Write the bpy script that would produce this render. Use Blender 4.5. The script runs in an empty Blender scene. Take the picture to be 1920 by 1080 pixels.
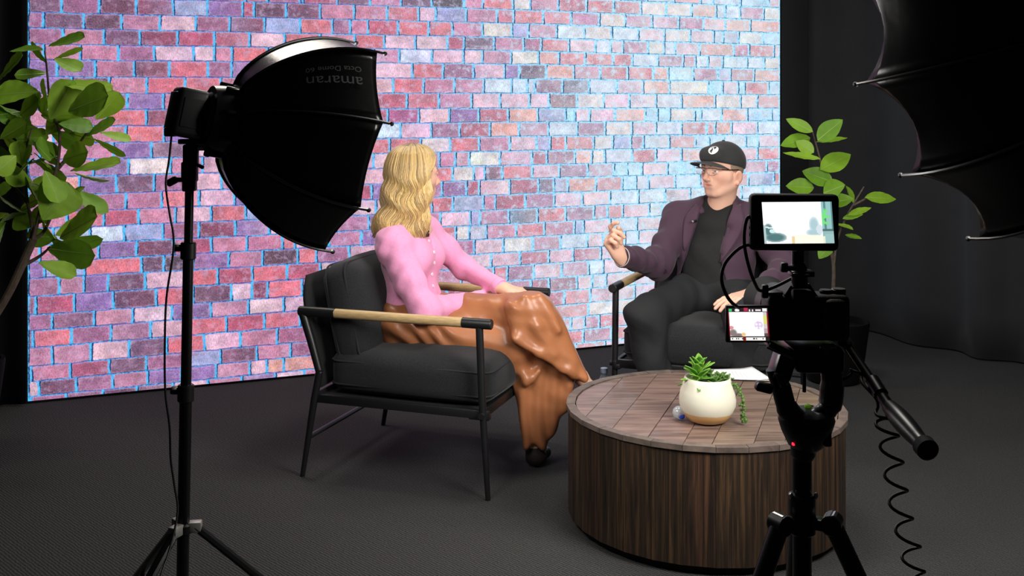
import bpy, bmesh, math, random
import numpy as np
from mathutils import Vector, Matrix, Euler
from mathutils.bvhtree import BVHTree

random.seed(7)
rng = np.random.default_rng(7)
scene = bpy.context.scene
COL = scene.collection
PI = math.pi

# ---------------------------------------------------------------- camera
CAM_H, FPX, HORIZON = 1.36, 2000.0, 200.0
cam_data = bpy.data.cameras.new('camera')
cam_data.sensor_width = 36.0
cam_data.lens = FPX / 1920.0 * 36.0
cam_data.shift_y = -(540.0 - HORIZON) / 1920.0
cam_data.clip_start = 0.05
cam = bpy.data.objects.new('camera', cam_data)
cam.location = (0, 0, CAM_H)
cam.rotation_euler = (PI / 2, 0, 0)
COL.objects.link(cam)
scene.camera = cam

# ---------------------------------------------------------------- world, light, exposure
world = bpy.data.worlds.new('world')
scene.world = world
world.use_nodes = True
world.node_tree.nodes['Background'].inputs[0].default_value = (0.55, 0.6, 0.7, 1)
world.node_tree.nodes['Background'].inputs[1].default_value = 0.012
vs = scene.view_settings
vs.view_transform = 'Standard'
vs.look = 'None'
vs.exposure = 0.0
vs.gamma = 1.0
vs.use_curve_mapping = False

def area_light(name, loc, target, size, power, col=(1, 1, 1), size_y=None, spread=180):
    ld = bpy.data.lights.new(name, 'AREA')
    ld.energy = power
    ld.color = col
    ld.shape = 'RECTANGLE' if size_y else 'DISK'
    ld.size = size
    if size_y:
        ld.size_y = size_y
    ld.spread = math.radians(spread)
    o = bpy.data.objects.new(name, ld)
    o.location = loc
    o.rotation_euler = (Vector(target) - Vector(loc)).to_track_quat('-Z', 'Y').to_euler()
    COL.objects.link(o)
    return o

# overhead studio lamp hung over the set (out of frame), lights heads, table top and softbox top
area_light('overhead_lamp', (0.45, 3.75, 3.1), (0.45, 3.9, 0.4), 0.7, 34, (1.0, 0.96, 0.90), 0.7)
area_light('hair_lamp', (-1.20, 4.95, 2.95), (-0.55, 3.0, 1.2), 0.9, 26, (1.0, 0.93, 0.82), 0.35)   # back light rigged above the screen

KEY_STRENGTH = 24.0      # camera-left softbox diffuser
FILL_STRENGTH = 17.0      # camera-right softbox diffuser
SCREEN_STRENGTH = 1.08

# ---------------------------------------------------------------- helpers
def P(px, py, d):
    """world point seen at photo pixel (px,py) standing d metres away"""
    return Vector(((px - 960.0) / FPX * d, d, CAM_H - (py - HORIZON) / FPX * d))

def lin(c):
    return tuple(((v / 255.0) / 12.92 if v / 255.0 <= 0.04045 else ((v / 255.0 + 0.055) / 1.055) ** 2.4) for v in c)

MATS = {}
def M(name, col, rough=0.5, metal=0.0, var=0.0, vscale=20.0, bump=0.0, bscale=60.0, spec=0.5,
      sheen=0.0, coat=0.0, sss=0.0, emit=None, estr=0.0, stretch=None, trans=0.0, attr=None, alpha=1.0):
    if name in MATS:
        return MATS[name]
    m = bpy.data.materials.new(name)
    m.use_nodes = True
    nt = m.node_tree
    N, L = nt.nodes, nt.links
    b = N['Principled BSDF']
    c = lin(col) if max(col) > 1.0 else col
    b.inputs['Base Color'].default_value = (*c, 1)
    b.inputs['Roughness'].default_value = rough
    b.inputs['Metallic'].default_value = metal
    b.inputs['Specular IOR Level'].default_value = spec
    b.inputs['Sheen Weight'].default_value = sheen
    b.inputs['Coat Weight'].default_value = coat
    b.inputs['Coat Roughness'].default_value = 0.15
    b.inputs['Transmission Weight'].default_value = trans
    b.inputs['Alpha'].default_value = alpha
    if sss:
        b.inputs['Subsurface Weight'].default_value = sss
        b.inputs['Subsurface Radius'].default_value = (0.012, 0.005, 0.003)
        b.inputs['Subsurface Scale'].default_value = 1.0
    if emit is not None:
        b.inputs['Emission Color'].default_value = (*(lin(emit) if max(emit) > 1.0 else emit), 1)
        b.inputs['Emission Strength'].default_value = estr
    tc = N.new('ShaderNodeTexCoord')
    src = tc.outputs['Object']
    if stretch:
        mp = N.new('ShaderNodeMapping')
        mp.inputs['Scale'].default_value = stretch
        L.new(src, mp.inputs['Vector'])
        src = mp.outputs['Vector']
    base = None
    if attr:
        a = N.new('ShaderNodeAttribute')
        a.attribute_name = attr
        base = a.outputs['Color']
        L.new(base, b.inputs['Base Color'])
    if var:
        nz = N.new('ShaderNodeTexNoise')
        nz.inputs['Scale'].default_value = vscale
        nz.inputs['Detail'].default_value = 5
        L.new(src, nz.inputs['Vector'])
        mr = N.new('ShaderNodeMapRange')
        mr.inputs['From Min'].default_value = 0.3
        mr.inputs['From Max'].default_value = 0.7
        mr.inputs['To Min'].default_value = 1 - var
        mr.inputs['To Max'].default_value = 1 + var
        L.new(nz.outputs['Fac'], mr.inputs['Value'])
        mx = N.new('ShaderNodeMix')
        mx.data_type = 'RGBA'
        mx.blend_type = 'MULTIPLY'
        mx.inputs['Factor'].default_value = 1.0
        if base is not None:
            L.new(base, mx.inputs[6])
        else:
            mx.inputs[6].default_value = (*c, 1)
        L.new(mr.outputs['Result'], mx.inputs[7])
        L.new(mx.outputs[2], b.inputs['Base Color'])
    if bump:
        n2 = N.new('ShaderNodeTexNoise')
        n2.inputs['Scale'].default_value = bscale
        n2.inputs['Detail'].default_value = 4
        L.new(src, n2.inputs['Vector'])
        bp = N.new('ShaderNodeBump')
        bp.inputs['Strength'].default_value = bump
        bp.inputs['Distance'].default_value = 0.004
        L.new(n2.outputs['Fac'], bp.inputs['Height'])
        L.new(bp.outputs['Normal'], b.inputs['Normal'])
    MATS[name] = m
    return m

def tag(o, label=None, cat=None, group=None, kind=None):
    if label: o['label'] = label
    if cat: o['category'] = cat
    if group: o['group'] = group
    if kind: o['kind'] = kind
    return o

def empty(name, loc, rz=0.0, label=None, cat=None, group=None):
    o = bpy.data.objects.new(name, None)
    o.empty_display_size = 0.1
    o.location = loc
    o.rotation_euler = (0, 0, rz)
    COL.objects.link(o)
    o['root'] = 1
    return tag(o, label, cat, group)

def finish(name, me, mat, parent=None, local=False, smooth=True):
    if mat is not None:
        me.materials.append(mat)
    if smooth:
        me.polygons.foreach_set('use_smooth', [True] * len(me.polygons))
    o = bpy.data.objects.new(name, me)
    COL.objects.link(o)
    if parent is not None:
        o.parent = parent
        if parent.type == 'EMPTY' and not local:
            o.matrix_parent_inverse = Matrix.Translation(Vector(parent.location)).inverted()
    return o

class MB:
    """collects shapes of ONE part"""
    def __init__(self):
        self.v, self.f = [], []
    def add(self, vs_, fs_):
        n = len(self.v)
        self.v += [tuple(p) for p in vs_]
        self.f += [tuple(i + n for i in f) for f in fs_]
        return self
    def box(self, c, s, R=None, bev=0.0, seg=2):
        bm = bmesh.new()
        bmesh.ops.create_cube(bm, size=1.0)
        for v in bm.verts:
            v.co = Vector((v.co.x * s[0], v.co.y * s[1], v.co.z * s[2]))
        if bev > 0:
            bmesh.ops.bevel(bm, geom=bm.edges[:], offset=bev, segments=seg, profile=0.5, affect='EDGES')
        bm.verts.index_update()
        R = R or Matrix.Identity(3)
        c = Vector(c)
        self.add([R @ v.co + c for v in bm.verts], [[v.index for v in f.verts] for f in bm.faces])
        bm.free()
        return self
    def tube(self, pts, r, n=10, cap=True, flat=None):
        pts = [Vector(p) for p in pts]
        m = len(pts)
        rs = r if hasattr(r, '__len__') else [r] * m
        tang = []
        for i in range(m):
            t = pts[min(i + 1, m - 1)] - pts[max(i - 1, 0)]
            tang.append(t.normalized() if t.length > 1e-9 else Vector((0, 0, 1)))
        a = tang[0].orthogonal().normalized()
        if flat is not None:
            a = (Vector(flat[0]) - tang[0] * Vector(flat[0]).dot(tang[0])).normalized()
        vs_, fs_ = [], []
        for i in range(m):
            a = (a - tang[i] * a.dot(tang[i]))
            a = a.normalized() if a.length > 1e-6 else tang[i].orthogonal().normalized()
            b = tang[i].cross(a)
            fl = flat[1] if flat is not None else 1.0
            for k in range(n):
                th = 2 * PI * k / n
                vs_.append(pts[i] + a * (rs[i] * math.cos(th) * fl) + b * (rs[i] * math.sin(th)))
        for i in range(m - 1):
            for k in range(n):
                k2 = (k + 1) % n
                fs_.append((i * n + k, i * n + k2, (i + 1) * n + k2, (i + 1) * n + k))
        if cap:
            fs_.append(tuple(reversed(range(n))))
            fs_.append(tuple((m - 1) * n + k for k in range(n)))
        return self.add(vs_, fs_)
    def lathe(self, prof, c=(0, 0, 0), n=32, R=None, close=True):
        """prof = [(r,z)...] round the z axis"""
        R = R or Matrix.Identity(3)
        c = Vector(c)
        vs_, fs_ = [], []
        m = len(prof)
        for (r, z) in prof:
            for k in range(n):
                th = 2 * PI * k / n
                vs_.append(R @ Vector((r * math.cos(th), r * math.sin(th), z)) + c)
        for i in range(m - 1):
            for k in range(n):
                k2 = (k + 1) % n
                fs_.append((i * n + k, i * n + k2, (i + 1) * n + k2, (i + 1) * n + k))
        if close:
            fs_.append(tuple(reversed(range(n))))
            fs_.append(tuple((m - 1) * n + k for k in range(n)))
        return self.add(vs_, fs_)
    def cyl(self, a, b, r, n=16, bev=0.0):
        a, b = Vector(a), Vector(b)
        L_ = (b - a).length
        R = (b - a).to_track_quat('Z', 'Y').to_matrix()
        if bev > 0:
            prof = [(r - bev, 0), (r, bev), (r, L_ - bev), (r - bev, L_)]
        else:
            prof = [(r, 0), (r, L_)]
        return self.lathe(prof, a, n, R)
    def grid(self, fn, nu, nv):
        vs_ = [fn(i / nu, j / nv) for i in range(nu + 1) for j in range(nv + 1)]
        fs_ = [(i * (nv + 1) + j, (i + 1) * (nv + 1) + j, (i + 1) * (nv + 1) + j + 1, i * (nv + 1) + j + 1)
               for i in range(nu) for j in range(nv)]
        return self.add(vs_, fs_)
    def sphere(self, c, r, n=12, R=None):
        r3 = r if hasattr(r, '__len__') else (r, r, r)
        R = R or Matrix.Identity(3)
        c = Vector(c)
        vs_, fs_ = [], []
        m = max(6, n // 2 + 2)
        for i in range(m + 1):
            ph = PI * i / m
            for k in range(n):
                th = 2 * PI * k / n
                vs_.append(R @ Vector((r3[0] * math.sin(ph) * math.cos(th), r3[1] * math.sin(ph) * math.sin(th), r3[2] * math.cos(ph))) + c)
        for i in range(m):
            for k in range(n):
                k2 = (k + 1) % n
                fs_.append((i * n + k, (i + 1) * n + k, (i + 1) * n + k2, i * n + k2))
        return self.add(vs_, fs_)
    def mesh(self, name):
        me = bpy.data.meshes.new(name)
        me.from_pydata([tuple(p) for p in self.v], [], self.f)
        me.update()
        return me
    def build(self, name, mat, parent=None, local=False, smooth=True, weld=False, autosmooth=None):
        me = self.mesh(name)
        o = finish(name, me, mat, parent, local, smooth)
        if smooth and autosmooth is not False:
            sharp(me, autosmooth or 35)
        return o

def sharp(me, deg):
    bm = bmesh.new()
    bm.from_mesh(me)
    lim = math.radians(deg)
    for e in bm.edges:
        if len(e.link_faces) == 2 and e.calc_face_angle(0.0) > lim:
            e.smooth = False
    bm.to_mesh(me)
    bm.free()

def bez(pts, n=12):
    """Catmull-Rom through pts"""
    pts = [Vector(p) for p in pts]
    q = [pts[0] * 2 - pts[1]] + pts + [pts[-1] * 2 - pts[-2]]
    out = []
    for i in range(1, len(q) - 2):
        for k in range(n):
            t = k / n
            a, b, c, d = q[i - 1], q[i], q[i + 1], q[i + 2]
            out.append(0.5 * ((2 * b) + (c - a) * t + (2 * a - 5 * b + 4 * c - d) * t * t + (3 * b - a - 3 * c + d) * t ** 3))
    out.append(pts[-1])
    return out

def frame(z, x):
    """rotation matrix whose columns are x', y', z' with z along z and x close to x"""
    z = Vector(z).normalized()
    x = Vector(x)
    x = (x - z * x.dot(z)).normalized()
    y = z.cross(x)
    return Matrix((x, y, z)).transposed()

# ---------------------------------------------------------------- materials
m_black = M('black_plastic', (14, 14, 15), 0.42, var=0.1)
m_blackmetal = M('black_metal', (8, 8, 9), 0.3, 0.0, spec=0.6)
m_matte = M('matte_black', (9, 9, 10), 0.75)
m_nylon = M('black_nylon', (3, 3, 3), 0.26, bump=0.22, bscale=16, spec=0.32)
m_silver = M('silver_metal', (190, 190, 188), 0.28, 1.0)
m_drape = M('black_drape', (22, 23, 26), 0.85, var=0.15, vscale=6, bump=0.2, bscale=14, sheen=0.05)
m_chairmetal = M('chair_black_metal', (24, 25, 26), 0.38, spec=0.5)
m_cushion = M('charcoal_fabric', (38, 39, 41), 0.95, var=0.28, vscale=240, bump=0.22, bscale=420, sheen=0.12, spec=0.15)
m_piping = M('charcoal_piping', (32, 33, 35), 0.9)
m_sling = M('sling_fabric', (13, 13, 14), 0.9, bump=0.2, bscale=200)
m_oak = M('light_oak', (188, 158, 112), 0.45, var=0.18, vscale=14, stretch=(2, 14, 14), bump=0.05)
# ================================================================ structure
def floor_material():
    m = bpy.data.materials.new('dark_carpet')
    m.use_nodes = True
    nt = m.node_tree
    N, L = nt.nodes, nt.links
    b = N['Principled BSDF']
    b.inputs['Roughness'].default_value = 0.95
    b.inputs['Specular IOR Level'].default_value = 0.15
    tc = N.new('ShaderNodeTexCoord')
    n1 = N.new('ShaderNodeTexNoise'); n1.inputs['Scale'].default_value = 220; n1.inputs['Detail'].default_value = 3
    n2 = N.new('ShaderNodeTexNoise'); n2.inputs['Scale'].default_value = 2.2; n2.inputs['Detail'].default_value = 3
    wv = N.new('ShaderNodeTexWave'); wv.inputs['Scale'].default_value = 45; wv.inputs['Distortion'].default_value = 3
    wv.inputs['Detail'].default_value = 2; wv.bands_direction = 'DIAGONAL'
    for n in (n1, n2, wv):
        L.new(tc.outputs['Object'], n.inputs['Vector'])
    rp = N.new('ShaderNodeValToRGB')
    rp.color_ramp.elements[0].position = 0.3; rp.color_ramp.elements[0].color = (*lin((34, 34, 35)), 1)
    rp.color_ramp.elements[1].position = 0.75; rp.color_ramp.elements[1].color = (*lin((76, 75, 74)), 1)
    mx = N.new('ShaderNodeMix'); mx.data_type = 'FLOAT'; mx.inputs[0].default_value = 0.3
    L.new(n1.outputs['Fac'], mx.inputs[2]); L.new(wv.outputs['Fac'], mx.inputs[3])
    L.new(mx.outputs[0], rp.inputs['Fac'])
    mm = N.new('ShaderNodeMix'); mm.data_type = 'RGBA'; mm.blend_type = 'MULTIPLY'; mm.inputs[0].default_value = 0.5
    L.new(rp.outputs['Color'], mm.inputs[6]); L.new(n2.outputs['Color'], mm.inputs[7])
    L.new(rp.outputs['Color'], b.inputs['Base Color'])
    bp = N.new('ShaderNodeBump'); bp.inputs['Strength'].default_value = 0.6; bp.inputs['Distance'].default_value = 0.004
    L.new(mx.outputs[0], bp.inputs['Height']); L.new(bp.outputs['Normal'], b.inputs['Normal'])
    return m

fl = MB().box((0, 3.5, -0.05), (9.0, 9.5, 0.1)).build('floor', floor_material(), smooth=False)
tag(fl, 'dark charcoal carpet covering the studio floor', 'floor', kind='structure')

# ---- the video wall plane, measured from the photo: foot line runs left-near to right-far
W0 = Vector((-2.215, 4.880, 0.0))
WD = Vector((2.78, 1.16, 0.0)).normalized()
WN = Vector((WD.y, -WD.x, 0.0))            # faces the room
W_LEN, W_TOP, W_BOT = 4.165, 2.62, 0.012

def wall_sz(px, py):
    """(s,z) on the wall plane seen at a photo pixel"""
    rx = (px - 960.0) / FPX
    # W0.x + s*WD.x = rx*(W0.y + s*WD.y)
    s = (rx * W0.y - W0.x) / (WD.x - rx * WD.y)
    d = W0.y + s * WD.y
    return s, CAM_H - (py - HORIZON) / FPX * d

# row boundary (bottom of row) at photo x = 250, 1000, 1400
ROWS = ['Z', 'A', 'B', 'C', 'D', 'E', 'F', 'G', 'H', 'I', 'J', 'K', 'L', 'M', 'N', 'O', 'P', 'Q', 'R', 'S', 'T', 'U', 'V', 'W', 'X', 'Y']
YB250 = [-2.5, 27.4, 56.5, 85.5, 114, 145, 176, 205.7, 236, 267, 297, 328, 361, 392, 421.7, 452, 482, 512, 544, 577.6, 606, 637, 670, 698, 725, 756]
YB1000 = [19.4, 45, 71.3, 96, 121, 148, 175, 203, 229, 255.7, 282.6, 309.4, 335, 363, 391, 418, 444, 471, 496, 524, 550, 577.5, 602, 627, 652, 680]
YB1400 = [36.5, 60, 83, 107, 129, 153, 178, 203.5, 227.5, 252.5, 276.5, 301, 324.5, 349, 373, 397, 421, 445, 469, 493, 517, 541, 565, 589, 613, 637]
BR = {
 'Z': '502 m p568 r632 k694 p752 k810 D870 p905 R962 c995 p1047 r1100 R1151 R1202 c1249 c1297 o1343 w1360 w1388 p1432 c1470',
 'A': '40 k115 m186 d256 x325 b389 v455 r477 d537 d601 p664 p726 R785 P817 b874 p932 r964 R1018 R1071 M1124 c1172 p1223 P1273 p1319 P1360 o1407 o1470',
 'B': '40 m82 k157 d228 p300 P367 m431 x496 b563 R623 m657 p690 r746 R804 R848 p905 c960 b991 p1044 w1096 c1147 w1197 P1246 c1294 P1338 w1356 b1385 c1430 t1470',
 'C': '40 m118 p195 k263 x333 r402 r468 P534 R600 p666 R721 P779 P839 r870 k927 p982 m1015 R1067 P1117 w1145 P1168 p1215 c1245 w1266 P1312 o1376 p1405 R1451 P1470',
 'D': '40 m82 p151 p221 m290 P363 P402 p435 R502 p568 m634 r700 p748 w810 P869 P905 p958 c1010 o1048 R1097 R1150 R1186 w1234 p1281 p1304 w1328 P1355 w1401 w1433 c1470',
 'E': '40 v107 v179 p252 d318 R390 m434 v500 p566 r632 p698 P773 R831 m888 P946 v974 d1024 o1076 p1125 R1177 R1225 o1253 t1300 p1346 b1370 r1414 o1470',
 'F': '40 v135 d205 p275 R347 R414 p480 R546 m612 p678 P737 R794 p852 p907 w959 w989 w1003 m1055 k1105 w1156 P1206 o1255 c1328 t1355 P1384 t1396 R1441 t1470',
 'G': '40 p100 m170 m239 v307 p375 R442 p510 m577 r640 p700 r763 R823 p884 P938 P993 P1030 x1082 c1132 P1180 P1230 w1278 o1341 c1389 c1420 R1470',
 'H': '40 p130 m200 R274 x340 P407 p475 m542 R610 p670 r727 M785 P843 v898 r953 o1008 b1060 t1078 P1106 P1153 o1210 t1233 t1256 c1303 t1315 w1353 o1401 t1447 t1470',
 'I': '40 P100 p168 p236 R308 v378 p445 P510 R575 m640 P695 w751 P809 m862 r919 o973 p1028 w1082 m1135 c1185 P1230 w1278 R1325 R1341 o1372 P1420 w1470',
 'J': '40 m75 p145 p213 v284 k350 P420 p487 m553 r615 p675 R731 R789 c844 R899 p956 P1006 b1032 R1061 R1113 c1149 b1183 p1207 w1255 R1304 t1330 t1357 w1399 t1422 P1470',
 'K': '40 m105 p175 v241 c320 p380 P445 m512 R577 v640 p700 P765 p824 p854 p880 c938 P997 r1026 m1078 o1110 c1134 w1185 R1230 P1278 o1330 w1375 P1420 R1470',
 'L': '40 v80 o149 v218 k289 m350 P415 p480 m545 r610 v672 P730 m790 R849 c888 P909 k942 R998 P1049 m1102 p1151 t1176 t1204 P1252 t1301 t1350 w1395 p1438 p1470',
 'M': '40 m95 d165 m236 p303 R373 P440 v505 m570 p635 r697 v757 m829 v875 r899 P956 r1010 k1039 b1065 o1117 R1167 t1193 w1216 P1266 t1313 R1360 R1403 b1451 R1470',
 'N': '40 m60 p125 R195 r260 p329 P396 R461 b525 m590 p650 P705 P760 R810 R849 b906 p929 r985 m1039 P1092 P1144 w1197 w1247 P1294 w1342 P1390 w1430 w1470',
 'O': '40 p100 b169 w233 b306 m373 x441 v505 P568 m630 p691 v757 p826 P882 b900 p954 g1008 R1061 m1114 p1139 R1168 P1217 w1242 w1290 P1338 w1385 P1430 w1470',
 'P': '40 p75 p115 p185 v256 d326 r397 p463 p530 R553 P616 p677 v737 p798 R854 c880 w912 p968 R1021 p1077 b1094 P1144 w1194 P1240 w1288 P1335 w1380 w1430 w1470',
 'Q': '40 v84 b159 R266 d308 D362 v429 p493 D558 R593 m655 P716 r777 p838 M889 P944 c999 p1051 w1101 P1131 w1172 w1197 P1244 w1290 P1338 w1385 w1430 w1470',
 'R': '40 m111 p158 v203 d272 P345 R408 r473 R538 r600 P663 p724 r785 p865 P921 P975 r1029 P1075 r1126 P1150 w1200 w1250 P1298 w1345 P1392 w1430 w1470',
 'S': '40 k67 r140 v213 d293 R362 d434 P472 x502 R567 R630 p690 m750 r805 p865 p926 R951 m1001 P1053 p1104 w1131 P1220 w1268 w1315 P1360 w1405 w1470',
 'T': '40 m98 k176 p249 P322 v395 p466 P532 P600 m660 r720 p780 m838 r890 r940 p996 r1030 x1082 P1110 w1137 P1189 P1240 w1290 w1340 P1390 w1470',
 'U': '40 D62 R134 m208 m283 P357 R424 r495 R562 v625 p685 r745 m800 p833 p886 p940 r990 r1058 R1107 P1190 P1238 w1286 w1340 P1390 w1470',
 'V': '40 p98 p171 P242 k313 R383 P451 p520 m586 r650 p710 m770 r825 p880 p935 r985 p1036 R1103 c1200 P1250 w1300 w1350 P1400 w1470',
 'W': '40 v59 p132 r205 k274 m345 b413 d482 p545 m606 r665 p725 m780 r835 p890 p945 r1000 P1050 P1071 P1096 p1124 R1175 P1225 w1275 w1330 P1380 w1470',
 'X': '40 P73 d143 m212 p277 v340 v405 p468 P500 o532 o595 p655 r715 m770 p825 r880 p935 r990 R1040 R1094 p1147 R1200 P1250 w1300 P1350 w1400 w1470',
 'Y': '40 m57 m125 m193 d257 k325 P390 p454 v516 P571 p630 r690 p750 m805 r860 p915 R970 P1025 R1080 R1135 P1190 P1240 w1290 P1340 w1400 w1470',
}
PAL = {'r': (178, 80, 106), 'R': (216, 112, 122), 'x': (134, 58, 80), 'p': (196, 128, 158), 'P': (230, 188, 206), 'd': (96, 60, 84),
       'D': (66, 52, 60), 'v': (136, 104, 166), 'b': (156, 172, 218), 'w': (206, 226, 246), 'c': (232, 220, 214), 'o': (234, 164, 148),
       't': (168, 224, 250), 'g': (72, 122, 142), 'm': (158, 100, 136), 'k': (112, 80, 106), 'M': (182, 84, 140)}

def screen_material():
    m = bpy.data.materials.new('led_screen_brick_picture')
    m.use_nodes = True
    nt = m.node_tree
    N, L = nt.nodes, nt.links
    N.clear()
    out = N.new('ShaderNodeOutputMaterial')
    def math_(op, a, b=None, c=None, clamp=False):
        n = N.new('ShaderNodeMath'); n.operation = op; n.use_clamp = clamp
        for i, x in enumerate((a, b, c)):
            if x is None: continue
            if isinstance(x, (int, float)): n.inputs[i].default_value = x
            else: L.new(x, n.inputs[i])
        return n.outputs[0]
    def vmath(op, a, b=None):
        n = N.new('ShaderNodeVectorMath'); n.operation = op
        for i, x in enumerate((a, b)):
            if x is None: continue
            if isinstance(x, tuple): n.inputs[i].default_value = x
            else: L.new(x, n.inputs[i])
        return n
    def step(x, lo, hi, t0=0.0, t1=1.0):
        n = N.new('ShaderNodeMapRange'); n.interpolation_type = 'SMOOTHSTEP'
        L.new(x, n.inputs['Value'])
        n.inputs['From Min'].default_value = lo; n.inputs['From Max'].default_value = hi
        n.inputs['To Min'].default_value = t0; n.inputs['To Max'].default_value = t1
        return n.outputs['Result']
    def mix(f, a, b, mode='MIX'):
        n = N.new('ShaderNodeMix'); n.data_type = 'RGBA'; n.blend_type = mode
        if isinstance(f, (int, float)): n.inputs[0].default_value = f
        else: L.new(f, n.inputs[0])
        for i, x in ((6, a), (7, b)):
            if isinstance(x, tuple): n.inputs[i].default_value = (*x, 1)
            else: L.new(x, n.inputs[i])
        return n.outputs[2]
    def noise(scale, detail=4, vec=None, rough=0.55):
        n = N.new('ShaderNodeTexNoise'); n.inputs['Scale'].default_value = scale
        n.inputs['Detail'].default_value = detail; n.inputs['Roughness'].default_value = rough
        L.new(vec, n.inputs['Vector'])
        return n
    def attr(nm):
        n = N.new('ShaderNodeAttribute'); n.attribute_name = nm; return n
    pic = attr('pic').outputs['Vector']         # s, z in metres on the panel
    cell = attr('cell').outputs['Vector']
    half = attr('half').outputs['Vector']
    col = attr('bcol').outputs['Color']
    n1 = noise(55, 3, pic)
    off = vmath('MULTIPLY', vmath('SUBTRACT', n1.outputs['Color'], (0.5, 0.5, 0.5)).outputs[0], (0.012, 0.009, 0)).outputs[0]
    n1b = noise(9, 2, pic)
    off2 = vmath('MULTIPLY', vmath('SUBTRACT', n1b.outputs['Color'], (0.5, 0.5, 0.5)).outputs[0], (0.012, 0.008, 0)).outputs[0]
    uv = vmath('ADD', vmath('ADD', cell, off).outputs[0], off2).outputs[0]
    q = vmath('MAXIMUM', vmath('SUBTRACT', vmath('ABSOLUTE', uv).outputs[0], vmath('SUBTRACT', half, (0.0140, 0.0104, 0)).outputs[0]).outputs[0], (0, 0, 0)).outputs[0]
    q = vmath('MULTIPLY', q, (1, 1, 0)).outputs[0]
    len_q = vmath('LENGTH', q).outputs['Value']
    sep = N.new('ShaderNodeSeparateXYZ'); L.new(uv, sep.inputs[0])
    seph = N.new('ShaderNodeSeparateXYZ'); L.new(half, seph.inputs[0])
    sepp = N.new('ShaderNodeSeparateXYZ'); L.new(pic, sepp.inputs[0])
    right = step(sepp.outputs[0], 1.1, 3.2)     # off-angle LED brightening and paler bricks, both put into the colour rightwards
    dist = math_('ADD', math_('SUBTRACT', len_q, 0.0075), math_('MULTIPLY', right, 0.0026))
    mort = step(dist, -0.0012, 0.0014)
    # bricks: blotches, streaks, flecks
    big = noise(16, 4, pic, 0.6).outputs['Fac']
    strv = vmath('MULTIPLY', pic, (260, 60, 1)).outputs[0]
    streak = noise(1.0, 4, strv, 0.6).outputs['Fac']
    fine = noise(150, 3, pic, 0.7).outputs['Fac']
    tone = math_('MULTIPLY', step(big, 0.3, 0.72, 0.68, 1.28), step(streak, 0.28, 0.72, 0.66, 1.32))
    tone = math_('MULTIPLY', tone, step(fine, 0.3, 0.7, 0.82, 1.16))
    tn = N.new('ShaderNodeCombineXYZ')
    for i in range(3): L.new(tone, tn.inputs[i])
    brick = mix(1.0, col, tn.outputs[0], 'MULTIPLY')
    # same rightward paling mixed into the brick colour
    ble = math_('MULTIPLY', step(sepp.outputs[0], 1.9, 3.5), step(noise(7, 3, vmath('ADD', pic, (1.7, 5.1, 0)).outputs[0]).outputs['Fac'], 0.32, 0.64, 0.0, 0.42))
    brick = mix(ble, brick, lin((246, 236, 234)))
    # pale worn patches
    patch = noise(26, 5, pic, 0.65).outputs['Fac']
    wash = math_('MULTIPLY', step(patch, 0.49, 0.68), step(sepp.outputs[0], 0.0, 3.2, 0.35, 0.82))
    palecol = mix(right, lin((206, 178, 214)), lin((206, 232, 250)))
    brick = mix(wash, brick, palecol)
    redp = math_('MULTIPLY', step(noise(21, 4, vmath('ADD', pic, (7.1, 3.3, 0)).outputs[0]).outputs['Fac'], 0.58, 0.74), 0.3)
    brick = mix(redp, brick, lin((206, 70, 96)))
    # edge glow painted into the picture: brick borders fade to the pale colour
    edge = math_('MULTIPLY', step(dist, -0.011, -0.001), step(fine, 0.35, 0.6, 0.1, 0.55))
    brick = mix(edge, brick, palecol)
    # dark line where the brick throws a shade in the picture: left end and underside
    lf = step(sep.outputs[0], -0.004, 0.004, 1.0, 0.0)
    nearside = math_('SUBTRACT', math_('ADD', seph.outputs[0], sep.outputs[0]), 0.0)   # distance from left edge of the cell
    botside = math_('ADD', seph.outputs[1], sep.outputs[1])
    gl = math_('MULTIPLY', math_('MULTIPLY', step(nearside, 0.0005, 0.0035), step(nearside, 0.0065, 0.0105, 1, 0)), step(noise(12, 3, pic).outputs['Fac'], 0.40, 0.52))
    gb = math_('MULTIPLY', math_('MULTIPLY', step(botside, 0.001, 0.003), step(botside, 0.0042, 0.007, 1, 0)), step(noise(20, 3, vmath('ADD', pic, (3, 9, 0)).outputs[0]).outputs['Fac'], 0.38, 0.55))
    dark = math_('MAXIMUM', math_('MULTIPLY', gl, 0.95), math_('MULTIPLY', gb, 0.75))
    # mortar
    mn = noise(70, 3, pic).outputs['Fac']
    vert = step(math_('SUBTRACT', math_('SUBTRACT', seph.outputs[0], math_('ABSOLUTE', sep.outputs[0])), 0.0), 0.010, 0.004)
    mleft = mix(step(mn, 0.35, 0.62), lin((56, 92, 196)), lin((84, 190, 250)))
    mleft = mix(math_('MULTIPLY', vert, 0.6), mleft, lin((96, 208, 255)))
    mleft = mix(math_('MULTIPLY', step(noise(5, 3, pic).outputs['Fac'], 0.42, 0.60), math_('SUBTRACT', 0.8, math_('MULTIPLY', vert, 0.75))), mleft, lin((122, 96, 176)))
    mright = mix(step(mn, 0.30, 0.55), lin((112, 186, 244)), lin((182, 234, 255)))
    mcol = mix(right, mleft, mright)
    c = mix(mort, brick, mcol)
    c = mix(dark, c, lin((16, 42, 92)))
    em = N.new('ShaderNodeEmission')
    L.new(c, em.inputs['Color']); em.inputs['Strength'].default_value = SCREEN_STRENGTH
    gl_ = N.new('ShaderNodeBsdfGlossy'); gl_.inputs['Color'].default_value = (0.015, 0.015, 0.015, 1); gl_.inputs['Roughness'].default_value = 0.5
    ad = N.new('ShaderNodeAddShader')
    L.new(em.outputs[0], ad.inputs[0]); L.new(gl_.outputs[0], ad.inputs[1])
    L.new(ad.outputs[0], out.inputs['Surface'])
    return m

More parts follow.
